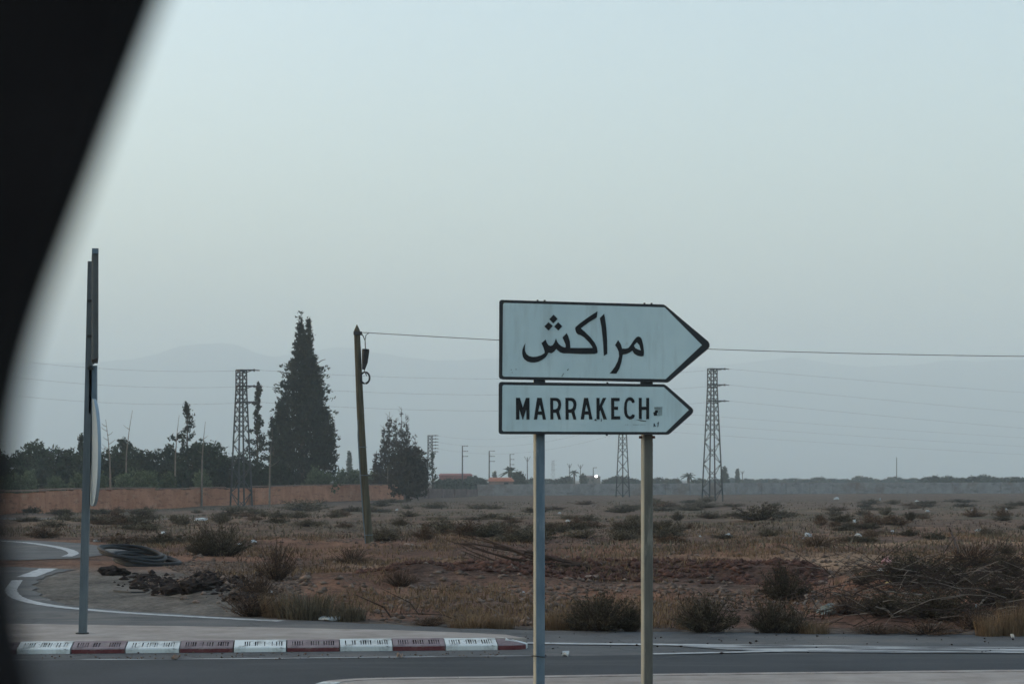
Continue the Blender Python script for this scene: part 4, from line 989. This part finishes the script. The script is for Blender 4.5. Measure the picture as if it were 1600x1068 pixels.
# ================================================================ SCRUB
def shrub_mesh(seed, m, n_st=60, leafn=9, leaf=.055, upright=.7, dome=.55, twig_m=None):
    """unit shrub (about 1 wide, 1 high): bent stems carrying narrow leaves"""
    r = np.random.default_rng(seed); mb = MB(); C = []; O = []
    for i in range(n_st):
        a = r.random()*6.283; t = r.random()**.7; L = .55+.45*r.random()
        d = Vector((math.cos(a)*t*.75, math.sin(a)*t*.75, upright*(1.15-.6*t))); d.normalize()
        b0 = Vector((math.cos(a)*.16*t, math.sin(a)*.16*t, -.03)); e = b0+d*L*(.62 if t > .6 else .85); mid = b0.lerp(e, .5)+Vector((r.normal()*.04, r.normal()*.04, .05))
        mb.tube([b0, mid, e], [.008,.006,.003], 3, 1, cap=False)
        for k in range(leafn):
            f = .25+.8*(k+r.random())/leafn
            p = b0.lerp(mid, f*2) if f < .5 else mid.lerp(e, f*2-1); C.append(tuple(p)); O.append((d.x*.9, d.y*.9, d.z*.6))
    Vv, Ff = leaves(np.array(C), leaf, 3, leaf*.55, .25, np.array(O), .33, seed)
    b = len(mb.v); V = np.concatenate([np.array([tuple(v) for v in mb.v]), Vv]); Fl = [tuple(q) for q in mb.f]+[tuple(int(j)+b for j in q) for q in Ff]
    return make_mesh('shrub', V, Fl, [m, twig_m or M_TWIG], [1]*len(mb.f)+[0]*len(Ff))
def tuft_mesh(seed, m, n=620, w=.0055):
    """dry grass tuft: arched blades"""
    r = np.random.default_rng(seed); V = []; Fc = []
    for i in range(n):
        a = r.random()*6.283; q = .42*np.sqrt(r.random()); b0 = np.array([math.cos(a)*q, math.sin(a)*q, -.02]); a2 = a+r.normal()*.6; L = .25+.75*r.random()**1.5; ln = .2+.9*r.random()
        d = np.array([math.cos(a2), math.sin(a2), 0]); s = np.array([-d[1], d[0], 0])*w*(.6+.8*r.random())
        m1 = b0+d*ln*.25*L+np.array([0,0,L*.6]); e = b0+d*ln*.6*L+np.array([0,0,L*(.95-.35*ln)])
        k = len(V); V += [b0-s, b0+s, m1+s*.7, m1-s*.7, e]; Fc += [(k,k+1,k+2,k+3),(k+3,k+2,k+4)]
    return make_mesh('grass_tuft', V, Fc, m)
SH = {'g': [shrub_mesh(300+i, M_SHG, 130, 9, .045) for i in range(3)], 'd': [shrub_mesh(310+i, M_SHD, 160, 10, .045) for i in range(3)],
      'b': [shrub_mesh(320+i, M_SHB, 130, 6, .042) for i in range(3)], 'y': [tuft_mesh(330+i, M_SHY) for i in range(3)],
      'o': [tuft_mesh(340+i, M_SHG, 700) for i in range(2)]}
SHF = {'g': [shrub_mesh(400+i, M_SHG, 75, 8, .075) for i in range(3)], 'd': [shrub_mesh(410+i, M_SHD, 80, 8, .08) for i in range(3)], 'b': [shrub_mesh(420+i, M_SHB, 70, 8, .075) for i in range(3)]}
SCRUB_N = 0
def shrub(px, py, w_px, h_px, kind, label, name='shrub', cat='shrub', group=None, depth=1.0):
    g = ground_at(px, py); s = g.y/F; near = g.y < 48 or kind in 'yo'
    me = random.choice((SH if near else SHF)[kind])
    o = obj(name, me, None, g); k = w_px*s*.95
    o.scale = (k, k*depth, h_px*s*(1.3 if near else 1.0)); o.rotation_euler[2] = random.uniform(0, 6.28) if depth == 1 else 0
    return tag(o, label, cat, group)
NEAR = [
 (345,868,92,56,'g','grey-green bush right behind the coil of black pipe'),
 (318,868,50,40,'d','dark low bush left of the grey-green bush behind the pipe coil'),
 (190,848,95,20,'b','wide low brown bush left behind the pipe coil, nearest the grey side road'),
 (262,850,90,24,'d','wide low dark bush directly above the pipe coil'),
 (70,840,62,24,'b','dark brown bush at far left above the white road line'),
 (432,905,64,62,'b','tall dry brown bush left of the wooden pole foot'),
 (404,935,70,44,'b','dry reddish bush right of the dark clods'),
 (392,962,96,40,'b','dry brown bush nearest the road, left of the green grass'),
 (478,966,110,52,'o','wide clump of grey-green grass at the road edge'),
 (540,969,80,36,'o','smaller clump of grey-green grass right of the wide one at the road edge'),
 (438,963,70,50,'y','straw-coloured grass tuft between the dry bush and green grass'),
 (735,980,88,24,'y','orange-tan dead grass clump at the road edge left of the left post'),
 (782,981,54,26,'y','pale tan grass clump just left of the left post'),
 (672,977,60,16,'b','low brown weed at the road edge beside the flat white scrap'),
 (872,983,64,40,'y','tan grass just right of the left post at the road edge'),
 (940,986,104,64,'d','large dark green bush between the two posts at the road edge'),
 (905,984,60,40,'g','small grey-green bush left of the large one between the posts'),
 (985,986,50,46,'d','dark bush almost touching the right post on its left'),
 (1104,988,98,62,'d','rounded dark bush right of the right post at the road edge'),
 (1226,938,78,60,'d','dark round bush standing back from the road on the red earth'),
 (1205,989,70,56,'d','dark bush at the road edge below the set-back round bush'),
 (1240,989,60,46,'g','olive bush at the road edge just left of the pale bag'),
 (1272,990,60,26,'y','low orange dry grass below the pale bag'),
 (1350,912,46,28,'g','small grey-green bush left of the pink bag'),
 (1425,912,130,50,'d','wide dark bush behind the brush pile'),
 (1490,918,110,46,'d','dark bush behind the brush pile, under the upright stick'),
 (1520,882,100,36,'b','brown bush on the rise right of the upright stick'),
 (1575,905,80,46,'d','blackish bush at the right edge behind the brush pile'),
 (1555,945,90,50,'d','dark bush inside the right end of the brush pile'),
 (1584,993,70,66,'y','tall straw grass clump at the right edge of the road'),
 (1545,994,50,44,'y','shorter straw grass clump left of the tall one at right'),
 (1450,991,120,24,'b','low reddish-brown weeds in front of the brush pile'),
 (1370,990,90,20,'b','low brown weeds at the road edge left of the brush pile'),
 (1470,968,130,50,'d','dark bush tangled in the middle of the brush pile'),
 (1385,962,100,40,'d','dark bush in the left part of the brush pile'),
 (1525,982,80,36,'b','dry brown bush in front of the right part of the brush pile'),
 (1330,958,76,34,'b','dry brown bush between the pale bag and brush pile'),
 (1570,866,30,16,'d','small dark bush far right on the pale track'),
 (1048,848,58,20,'b','low brown bush right behind the right post'),
 (1190,812,92,34,'g','big green bush right of the foot of the right-hand pylon'),
 (475,798,76,24,'g','green bush in front of the red wall below the big cypress'),
 (1278,854,62,20,'b','dark reddish bush beside the two white bags'),
 (1075,982,40,18,'y','small tuft of dry grass between right post and round bush'),
 (625,915,60,30,'b','sparse dry weed on the berm left of centre'),
 (548,880,70,26,'b','sparse dry weed near the foot of the wooden pole'),
]
for a in NEAR: shrub(*a)
BANDS = [  # (py range, px list, width range, height range, kinds, description)
 ((833,843),[600,652,694,742,790,838,876,930,968,1020], (70,130), (18,30), 'gdg', 'behind the fan of dead branches'),
 ((815,826),[90,150,215,300,372,440,505,548,610,664,716,768,820,868,925,972,1026], (50,100), (12,20), 'gdb', 'in the middle band left of right post'),
 ((800,811),[40,120,205,280,336,412,455,520,600,640,700,745,790,872,935,985], (44,84), (9,15), 'gdg', 'in the far band below the walls'),
 ((806,820),[1062,1120,1245,1290,1335,1378,1410,1445,1500,1545,1590], (40,90), (10,20), 'dgb', 'in the far band right of right post'),
 ((826,846),[1085,1150,1210,1325,1372,1420,1470,1535,1585], (40,80), (10,16), 'bgd', 'in the middle band right of right post'),
 ((786,795),[580,640,700,760,800,870,930,1000,1050,1165,1230,1290,1340,1400,1450,1500,1550,1600], (50,100), (7,12), 'ggd', 'in the strip before the grey wall'),
 ((797,803),[20,60,100,145,190,240,290,340], (40,70), (8,12), 'dgd', 'along the foot of the red wall'),
]
for (y0, y1), xs, (w0, w1), (h0, h1), kinds, desc in BANDS:
    cc = [random.choice(xs)+random.uniform(-30,30) for _ in range(max(3, len(xs)//3))]; xs = sorted([x+random.uniform(-24,24) for x in xs]+[random.choice(cc)+random.gauss(0,26) for x in xs]); w0 *= .35; w1 *= .62; h0 *= .8; h1 *= 1.1; y0 -= 2; y1 += 3
    for i, x in enumerate(xs):
        shrub(x+random.uniform(-8,8), random.uniform(y0, y1), random.uniform(w0, w1), random.uniform(h0, h1), random.choice(kinds+'bg'), f'{ORD[i]} scrub bush from the left {desc}', 'scrub_bush', 'shrub', 'scrub bushes '+desc)

# thin ground cover of dry grass and weeds (uncountable)
def ground_cover(name, label, n, m, sampler, h0, h1, seed, w=.006):
    r = np.random.default_rng(seed); x, y = sampler(r, n); z = height(x, y); n = len(x)
    a = r.random(n)*6.283; L = h0+(h1-h0)*r.random(n)**1.6; tl = .25+.6*r.random(n)
    sx, sy = -np.sin(a)*w*(1+y/40), np.cos(a)*w*(1+y/40); dx, dy = np.cos(a)*L*tl, np.sin(a)*L*tl
    V = np.stack([np.stack([x-sx, y-sy, z-.01], 1), np.stack([x+sx, y+sy, z-.01], 1), np.stack([x+dx, y+dy, z+L*(1-.4*tl)], 1)], 1).reshape(-1, 3)
    o = obj(name, make_mesh(name, V, np.arange(3*n).reshape(-1,3), m)); return tag(o, label, None, None, 'stuff')
def smp(px0, px1, d0, d1, thr, fs=.5, off=0):
    def f(r, n):
        p = px0+(px1-px0)*r.random(n); d = np.exp(math.log(d0)+(math.log(d1)-math.log(d0))*r.random(n)); x = (p-CX)/F*d
        k = (fbm(x*fs+off, d*fs*.6+off, 3) > thr) & (d > np.interp(p, EDGE_P, EDGE_D)+.15); return x[k], d[k]
    return f
ground_cover('dry_grass', 'thin dry grass over the red field', 80000, M_SHY, smp(230, 1750, 20.8, 60, .52, .6, 4), .04, .16, 1)
ground_cover('brown_weeds', 'low brown weeds over the field', 36000, M_SHB, smp(-80, 1750, 20.8, 75, .50, .45, 31), .04, .20, 2)
ground_cover('grey_weeds', 'low grey-green weeds covering the farther plain', 44000, M_SHG, smp(-100, 1750, 42, 230, .52, .22, 60), .05, .22, 3, .010)

# ================================================================ STONES, CLODS, DEBRIS
def rock_mesh(seed, m, flat_=.6, sub=2, fq=2.2):
    import bmesh
    bm = bmesh.new(); bmesh.ops.create_icosphere(bm, subdivisions=sub, radius=.5); r = np.random.default_rng(seed); k = r.random(3)*50
    for v in bm.verts:
        n = float(fbm(np.array([v.co.x*fq+k[0]]), np.array([v.co.y*fq+v.co.z*fq*.8+k[1]]), 3)[0]); v.co *= .35+1.25*n; v.co.z *= flat_
    me = bpy.data.meshes.new('rock'); bm.to_mesh(me); bm.free(); me.materials.append(m); return me
def pebbles(name, label, n, m, sampler, s0, s1, seed, lift=.2):
    r = np.random.default_rng(seed); x, y = sampler(r, n); z = height(x, y); n = len(x)
    base = np.array([[1,0,0],[0,1,0],[-1,0,0],[0,-1,0],[0,0,.8],[0,0,-.6]], float)
    S = (s0+(s1-s0)*r.random(n)**2.2)[:,None,None]; a = r.random(n)*6.283; ca, sa = np.cos(a), np.sin(a)
    B = base[None]*S*(.6+.8*r.random((n,6,1)))*np.array([1.2,.9,.8]); X = B[...,0]*ca[:,None]-B[...,1]*sa[:,None]; Yy = B[...,0]*sa[:,None]+B[...,1]*ca[:,None]
    V = np.stack([X+x[:,None], Yy+y[:,None], B[...,2]+z[:,None]+S[:,:,0]*lift], -1).reshape(-1,3)
    f = np.array([[0,1,4],[1,2,4],[2,3,4],[3,0,4],[1,0,5],[2,1,5],[3,2,5],[0,3,5]]); Fc = (f[None]+np.arange(n)[:,None,None]*6).reshape(-1,3)
    return tag(obj(name, make_mesh(name, V, Fc, m)), label, None, None, 'stuff')
pebbles('gravel', 'loose grey stones strewn in front of the berm', 2200, M_STONE, smp(600, 1240, 24.5, 29.5, .50, .8, 3), .006, .055, 1)
pebbles('gravel', 'grey gravel on the flat inside the junction', 20000, M_STONE, smp(60, 470, 22.8, 38, .25, .8, 3), .008, .042, 2)
pebbles('gravel', 'scattered stones over the red field', 14000, M_STONE, smp(150, 1750, 21, 80, .40, .5, 9), .008, .07, 3)
pebbles('earth_clods', 'dark red clods along the berm', 3600, mat('red_clod', (.06,.030,.024), (.11,.058,.044), 5, .95, .1, island=.3), smp(560, 1290, 29.6, 32.5, .30, .8, 3), .012, .085, 4)
pebbles('rubble', 'dark crumbled rubble banked beside the gravel flat', 750, M_CLOD, lambda r, n: (lambda p, d: ((p-CX)/F*d, d))(*(lambda p: (p, EYE*F/(np.interp(p, [200,260,330,420],[905,912,922,938])+r.normal(size=n)*6-CY)))(r.choice([225.,262.,298.,318.,345.,388.], n)+r.normal(size=n)*17)), .012, .085, 14)
pebbles('rubble', 'pale broken stones among the dark rubble', 500, M_STONE, lambda r, n: (lambda p, d: ((p-CX)/F*d, d))(*(lambda p: (p, EYE*F/(np.interp(p, [200,260,330,420],[905,912,922,938])+r.normal(size=n)*8-CY)))(230+200*r.random(n))), .010, .06, 15)
def road_bits(r, n):
    p = 820+900*r.random(n); py = 987+34*r.random(n); d = EYE*F/(py-CY); return (p-CX)/F*d, d
_h = height
def height_flat(x, y): return np.zeros_like(np.asarray(x, float))+.004
height = height_flat
pebbles('road_grit', 'dark grit and crumbs on the far road and worn hatching', 150, M_CLOD, road_bits, .004, .018, 5)
def road_bits2(r, n):
    p = 20+780*r.random(n); py = 1018+12*r.random(n); d = EYE*F/(py-CY); return (p-CX)/F*d, d
pebbles('road_grit', 'dust and grit in the gutter below the painted kerb', 260, M_STONE, road_bits2, .004, .016, 6)
height = _h
RK = [rock_mesh(500+i, M_STONE) for i in range(5)]
CL = [rock_mesh(520+i, M_CLOD, .55, 3, 5.0) for i in range(3)]
def rock(px, py, w_px, h_px, label, me=None, name='rock', cat='rock', group=None):
    g = ground_at(px, py); s = g.y/F; o = obj(name, me or random.choice(RK), None, g); o.scale = (w_px*s, w_px*s*.8, h_px*s*1.7); o.location.z += h_px*s*.25
    o.rotation_euler[2] = random.uniform(-.5,.5); return tag(o, label, cat, group)
rock(176,898,42,20,'dark clod of earth below the left side of the pipe coil', CL[0], 'earth_clod', 'clod')
rock(160,892,16,9,'small dark clod at the left end of the big clod', CL[2], 'earth_clod', 'clod')
rock(228,903,34,10,'flat dark clod below the right side of the pipe coil', CL[1], 'earth_clod', 'clod')
rock(272,928,44,22,'large dark clod among pale stones right of the stick', CL[1], 'earth_clod', 'clod')
rock(303,924,44,26,'tallest dark clod of the group left of the dry bushes', CL[0], 'earth_clod', 'clod')
rock(330,913,36,10,'flat dark clod behind the tallest clod', CL[2], 'earth_clod', 'clod')
rock(384,940,50,22,'dark clod half buried under dry grass by the white bag', CL[2], 'earth_clod', 'clod')
rock(245,912,26,8,'flat dark clod in the middle of the clod group', CL[2], 'earth_clod', 'clod')
for i, px_ in enumerate(sorted(random.choice((random.gauss(300,26), random.gauss(240,20), random.gauss(385,16))) for _ in range(26))):
    rock(px_, random.gauss(918,7) if px_ < 345 else random.gauss(934,4), random.uniform(6,18), random.uniform(3,9), f'{ORD[i]} small dark clod from the left beside the gravel flat', random.choice(CL), 'earth_clod', 'clod', 'small dark clods by the gravel flat')
ROCKS = [(288,936,14,9,'tan stone in front of the large dark clod'),(243,905,10,5,'pale stone on the left of the clod group'),(258,903,11,5,'pale stone in the middle of the clod group'),(236,913,10,5,'pale flat stone below the clod group'),
 (307,941,12,6,'small tan stone nearest the road by the clods'),(1285,912,18,8,'tan boulder left of the pink bag'),(1508,910,16,9,'tan boulder in the row behind the brush pile, left'),(1540,908,18,9,'tan boulder in the row behind the brush pile, middle'),(1562,906,16,10,'tan boulder in the row behind the brush pile, right'),
 (968,922,10,7,'pinkish stone on the berm between the posts'),(890,905,18,6,'flat red-brown lump on the berm right of the left post'),(925,903,26,7,'wide red-brown lump on the berm between the posts'),(640,852,20,5,'pale stones heap right of the wooden pole foot'),(655,853,16,4,'low pale stone right of the heap by the pole'),(675,912,10,5,'pale stone on the berm left of the left post'),(1038,930,10,8,'yellowish stone right of the right post')]
for px_, py_, w_, h_, lab in ROCKS: rock(px_, py_, w_, h_, lab)

# coil of black pipe
g = ground_at(222, 884); s = g.y/F; g.z -= .03; coil = empty('pipe_coil', g, 'coil of thick black plastic pipe lying on the gravel', 'pipe coil')
rr = 52*s
for j in range(6):
    mb = MB(); r_j = rr*(1.0-.03*(j % 3)); ph = random.uniform(0, 6.28); ox = -.05*j if j > 3 else random.uniform(-.03,.03)
    tilt = .02+.012*j
    pts = []
    for t in np.linspace(0, 2*math.pi, 41):
        y_ = math.sin(t)*r_j*1.25; x_ = math.cos(t)*r_j+ox-(.07 if j >= 4 else 0)
        pts.append((x_, y_+.55, .035+.030*j+(y_/r_j+1)*tilt*.55-x_*.16+.012*math.sin(3*t+ph)))
    mb.tube(pts, .034, 8, cap=False); mb.build('pipe_loop', M_BLACK, coil, smooth=True)
# cable / stick on the gravel
def curve_thing(name, label, pix_pts, r, m, cat, lift=.02, group=None, n=5):
    P = [ground_at(*p[:2])+Vector((0,0,lift+(p[2] if len(p) > 2 else 0))) for p in pix_pts]
    k = len(P); mb = MB(); mb.tube([p-P[0] for p in P], [r*(1-.6*i/(k-1)) for i in range(k)], n)
    return tag(mb.build(name, m, None, P[0]), label, cat, group)
curve_thing('stick', 'long thin dark stick lying on the gravel left of the clods', [(178,924),(205,927),(228,927),(250,932),(275,935),(295,938)], .013, M_BLACK, 'stick')
curve_thing('stick', 'dark upright forked stick above the brush pile', [(1497,872,0),(1496,870,.15),(1491,868,.30),(1486,866,.45),(1483,866,.55)], .035, M_TWIG, 'stick')

# fan of fallen dead branches left of and behind the left post
g = ground_at(950, 893); fb = empty('fallen_branch', g, 'fan of fallen dead branches spreading left behind the left post', 'branch')
def bp(px, py, D): return at(px, py, D)-g
main = [(950,895),(925,886),(890,877),(850,871),(810,862),(772,852)]
def branch(pts, r0, r1, D0, D1, parent, m=M_TWIG, name='branch'):
    k = len(pts); mb = MB(); mb.tube([bp(px, py, D0+(D1-D0)*i/(k-1)) for i, (px, py) in enumerate(pts)], [r0+(r1-r0)*i/(k-1) for i in range(k)], 5); return mb.build(name, m, parent)
Dg = g.y
branch(main, .045, .018, Dg, Dg+1.0, fb)
for pts in ([(880,876),(830,862),(790,858),(745,850),(712,848)], [(905,882),(850,880),(800,872),(760,862),(722,850)], [(870,886),(820,880),(775,866),(738,852)], [(845,893),(800,885),(765,872),(730,858)], [(830,871),(795,856),(770,846)], [(850,898),(805,892),(770,880),(742,868)], [(820,864),(780,850),(748,843)], [(800,885),(778,880),(752,876)]):
    br = branch(pts, .026, .008, Dg+.1, Dg+.5+random.random()*.8, fb)
    for k in range(4):
        i = random.randrange(1, len(pts)); px_, py_ = pts[i]
        branch([(px_,py_),(px_-14-random.random()*16, py_-3-random.random()*9)], .007, .003, Dg+.4, Dg+.6, br, M_TWIG, 'twig')

# brush pile at the right
g = ground_at(1440, 960); bpz = empty('brush_pile', g, 'tangled pile of cut dead branches at the right of the road', 'brush pile')
ARCH = [[(1490,945),(1465,935),(1440,928),(1415,926),(1385,925),(1352,928)],[(1468,940),(1450,920),(1440,912),(1425,908)],[(1488,943),(1470,938),(1440,936),(1400,932),(1362,934)],[(1448,950),(1425,942),(1400,936),(1375,938)],
 [(1500,948),(1480,938),(1455,926),(1430,918),(1395,915)],[(1496,945),(1500,935),(1498,928)],[(1478,958),(1482,950),(1490,944)],[(1455,974),(1435,980),(1415,985)],[(1470,972),(1458,978),(1450,982)],[(1320,955),(1330,935),(1345,920),(1380,912)],
 [(1530,950),(1535,938),(1560,930),(1575,945)],[(1540,960),(1560,950),(1590,946)],[(1420,960),(1400,948),(1380,945)],[(1395,965),(1385,952),(1370,948)],[(1525,895),(1545,888),(1570,880)],[(1465,900),(1470,885),(1474,872)],[(1482,905),(1496,888),(1502,880)],[(1520,930),(1545,925),(1580,928),(1600,935)]]
g0 = g
for i, pts in enumerate(ARCH):
    D_ = ground_at(pts[0][0], max(pts[0][1], 905)).y-.3; rr0 = random.uniform(.012,.022)
    rag = [(px_+random.uniform(-2,2), py_+random.uniform(-1.5,1.5)) for px_, py_ in smooth_pts(pts, 3)]
    branch(rag, rr0, .006, D_, D_-.5+random.random(), bpz, M_TWIGP if i % 5 != 4 else M_TWIG)
branch([(1556,988),(1530,968),(1500,950),(1480,940)], .045, .03, ground_at(1556,988).y, ground_at(1490,955).y, bpz, M_TWIG)
# the small twigs of the tangle
mb = MB(); r = random.Random(9)
for i in range(620):
    px_ = r.uniform(1290, 1640); py_ = r.uniform(905, 985); q = ground_at(px_, py_)-g if i % 4 == 0 else q+Vector((r.uniform(-.5,.5), r.uniform(-.4,.4), 0))
    z_ = r.uniform(.0,.42)*(1 if px_ > 1340 else .5); a = r.uniform(-1.3,1.3); L = r.uniform(.2,.8)
    d = Vector((math.cos(a)*L*r.choice((-1,1)), r.uniform(-.3,.3)*L, r.uniform(-.5,.6)*L)); p = q+Vector((0,0,z_))
    mb.tube([p, p+d*.5+Vector((0,0,.06*L)), p+d], [.006,.0045,.002], 3, r.choice((0,0,0,0,1)), cap=False)
o = mb.build('twig_tangle', [M_TWIG, M_TWIGP], bpz); o['kind'] = 'stuff'
# small dead sticks about the field
STK = [((1255,945),(1268,930),'pale stick leaning between the road-edge bushes',.03),((1270,950),(1290,940),'pale flat stick left of the pale bag',.03),((905,972),(926,984),'pinkish bent stick at the road edge between the posts',.025),((655,960),(592,920),'long thin weed stalk hanging over the gravel left of centre',.012),
 ((790,978),(742,935),'thin pale stalk left of the left post',.012),((560,935),(612,965),'dark thin branch lying in the green grass',.018),((720,970),(612,962),'dry thin branch lying along the orange grass',.014),((555,882),(575,858),'thin dark twig near the foot of the pole',.014)]
for a_, b_, lab, r0 in STK:
    A = ground_at(*a_); s = A.y/F; mb = MB(); e = Vector(((b_[0]-a_[0])*s, .3, (a_[1]-b_[1])*s)); e.z = max(e.z, -.02)
    if b_[1] > a_[1]: A = ground_at(*b_); e = Vector(((a_[0]-b_[0])*s, .3, (b_[1]-a_[1])*s))
    mb.tube([(0,0,0), e*.3+Vector((.03,0,.05)), e*.65+Vector((-.02,0,.04)), e], [r0*.7, r0*.5, r0*.4, r0*.2], 5); tag(mb.build('stick', M_TWIGP if 'pale' in lab or 'pinkish' in lab else M_TWIG, None, A), lab, 'stick')

# ================================================================ LITTER
def bag_mesh(seed, m):
    import bmesh
    bm = bmesh.new(); bmesh.ops.create_icosphere(bm, subdivisions=3, radius=.5); r = np.random.default_rng(seed); k = r.random(3)*90
    for v in bm.verts:
        n = float(fbm(np.array([v.co.x*3+k[0]]), np.array([v.co.y*3+v.co.z*4+k[1]]), 3)[0]); n2 = abs(float(vnoise(np.array([v.co.x*9+k[2]]), np.array([v.co.z*9+v.co.y*5]))[0])-.5)
        v.co *= .15+1.7*n-.7*n2; v.co.z = max(v.co.z, -.2)
    me = bpy.data.meshes.new('bag'); bm.to_mesh(me); bm.free(); me.materials.append(m); return me
BG = [bag_mesh(600+i, M_BAG) for i in range(4)]; BGP = bag_mesh(620, M_PINK); BGY = bag_mesh(621, M_YEL)
def litter(px, py, w_px, h_px, label, me=None, name='plastic_bag', cat='bag', group=None, lift=.25):
    g = ground_at(px, py); s = g.y/F; o = obj(name, me or random.choice(BG), None, g); o.scale = (w_px*s*1.05, w_px*s*.9, h_px*s*1.05); o.location.z += h_px*s*lift*.7; o.rotation_euler[2] = random.uniform(0, 6.28) if w_px < 25 else 0
    return tag(o, label, cat, group)
LIT = [(1138,838,14,7,'white bag on the red earth right of the right post'),(1263,838,11,9,'crumpled white bag at the left of the pair by the reddish bush'),(1256,842,6,5,'small white scrap beside the left bag by the reddish bush'),(1341,839,15,9,'bright white peaked bag right of the reddish bush'),
 (1394,833,8,8,'dull pinkish-white bag right of the peaked bag'),(1528,829,9,5,'small white bag at far right above the pale track'),(1306,780,8,5,'white bag farthest out before the grey wall, left'),(1432,784,7,4,'white bag farthest out before the grey wall, right'),(1375,781,4,5,'tiny upright white scrap before the grey wall'),
 (1449,799,8,4,'white bag in the far scrub below the lone mast'),(1335,816,7,7,'whitish scrap standing in the scrub above the peaked bag'),(1519,798,4,4,'tiny white scrap in the far scrub at right'),(1572,796,4,4,'tiny white scrap near the right edge in the far scrub'),
 (940,773,5,4,'tiny bright scrap near the grey wall between the posts'),(874,802,7,4,'small white scrap in the scrub right of the left post'),(887,815,9,5,'greyish bag in the scrub right of the left post'),(802,808,5,4,'small white scrap in the scrub left of the left post'),(698,825,10,4,'flat white scrap in the scrub right of the wooden pole'),
 (620,797,4,4,'tiny white scrap right of the wooden pole'),(255,833,9,5,'white bag in the scrub above the pipe coil'),(394,847,12,6,'white bag right of the grey-green bush'),(376,850,18,3,'flat pale scrap left of the bag by the grey-green bush'),(312,813,20,6,'pale crumpled sheet in the scrub left of the pylon'),(363,795,12,4,'pale scrap at the foot of the left pylon'),
 (421,926,8,7,'round white bag on the dry reddish bush'),(150,846,12,5,'pale scrap at the edge of the side road'),(1424,889,5,6,'small white scrap left below the pink bag'),(818,926,5,4,'small white scrap just left of the left post'),(1115,808,4,4,'tiny white scrap right of the right post'),(1094,838,4,3,'tiny white scrap left of the white bag on red earth')]
for a in LIT: litter(*a)
litter(1383,884,17,18,'pink plastic bag caught on top of the brush', BGP, lift=.5)
litter(1376,892,16,6,'whitish rag below the pink bag', lift=.5)
litter(1388,914,12,6,'yellow plastic scrap on the brush pile', BGY, 'plastic_scrap', 'scrap', lift=.9)
litter(1295,960,34,18,'large pale grey bag slumped in the orange grass', bag_mesh(640, mat('grey_bag', (.12,.14,.13), (.22,.245,.23), 4, .7)), lift=.4)
litter(1525,953,5,8,'small upright white scrap in the brush pile', lift=1.0)
litter(1400,989,8,6,'small grey lump at the road edge below the brush pile', RK[1], 'rock', 'rock')
# flat scraps on the tarmac
def scrap(px, py, w_px, d, label, m, z=.012):
    p = flat(px, py, z); s = p.y/F; mb = MB(); n = 12; V = []
    for k in range(n):
        a = 2*math.pi*k/n; q = 1+.25*math.sin(k*2.3+px); V.append((math.cos(a)*w_px*s*.5*q, math.sin(a)*d*q, .012*math.sin(k*1.7)))
    mb.prism([Vector(v) for v in V], (0,0,.02)); tag(mb.build('flat_scrap', m, None, p), label, 'scrap')
scrap(516,966.3,30,.20,'flat white board lying at the edge of the far road', M_BAG)
scrap(884,1022,12,.10,'flat white scrap on the tarmac right of the left post', M_BAG)
scrap(625,1024,10,.08,'small pale scrap in the gutter below the kerb', M_STONE)
scrap(275,1027,12,.08,'small pale stone scrap in the gutter at left', M_STONE)
scrap(1582,994,4,.05,'tiny white scrap on the far road at right', M_BAG)

# ================================================================ CAR WINDOW PILLAR beside the lens
dP = .34
def cpt(px, py, d=dP): return at(px, py, d)
edge = smooth_pts([(330,-230),(282,-110),(236,0),(205,80),(172,165),(135,262),(97,360),(60,458),(34,540),(15,620),(5,700),(2,780),(5,860),(14,950),(30,1030),(48,1100),(75,1190)], 3)
mb = MB(); V = []
for px, py in edge:
    a = cpt(px, py); b = cpt(px-6, py, dP+.035); c = cpt(px-330, py, dP+.03)
    V += [a, cpt(px-30, py, dP-.006), cpt(px-330, py, dP-.008), c, b, cpt(px-1, py, dP+.006)]
n = 6
for i in range(len(edge)-1):
    for k in range(n): mb.add(V, [(i*n+k, i*n+(k+1) % n, (i+1)*n+(k+1) % n, (i+1)*n+k)])
mb.add(V, [tuple(range(n-1,-1,-1))]); mb.add(V, [tuple((len(edge)-1)*n+k for k in range(n))])
pc = cpt(75, 1190)
pil = empty('car_window_pillar', pc, 'out-of-focus black car window pillar filling the left edge', 'car pillar')
o = mb.build('pillar_trim', M_CAR, pil, smooth=False); o.matrix_parent_inverse = Matrix.Translation(-pc)
mb = MB(); mb.tube([cpt(px-14, py, dP+.012) for px, py in edge], .0035, 6)
o = mb.build('rubber_seal', M_CAR, pil); o.matrix_parent_inverse = Matrix.Translation(-pc)
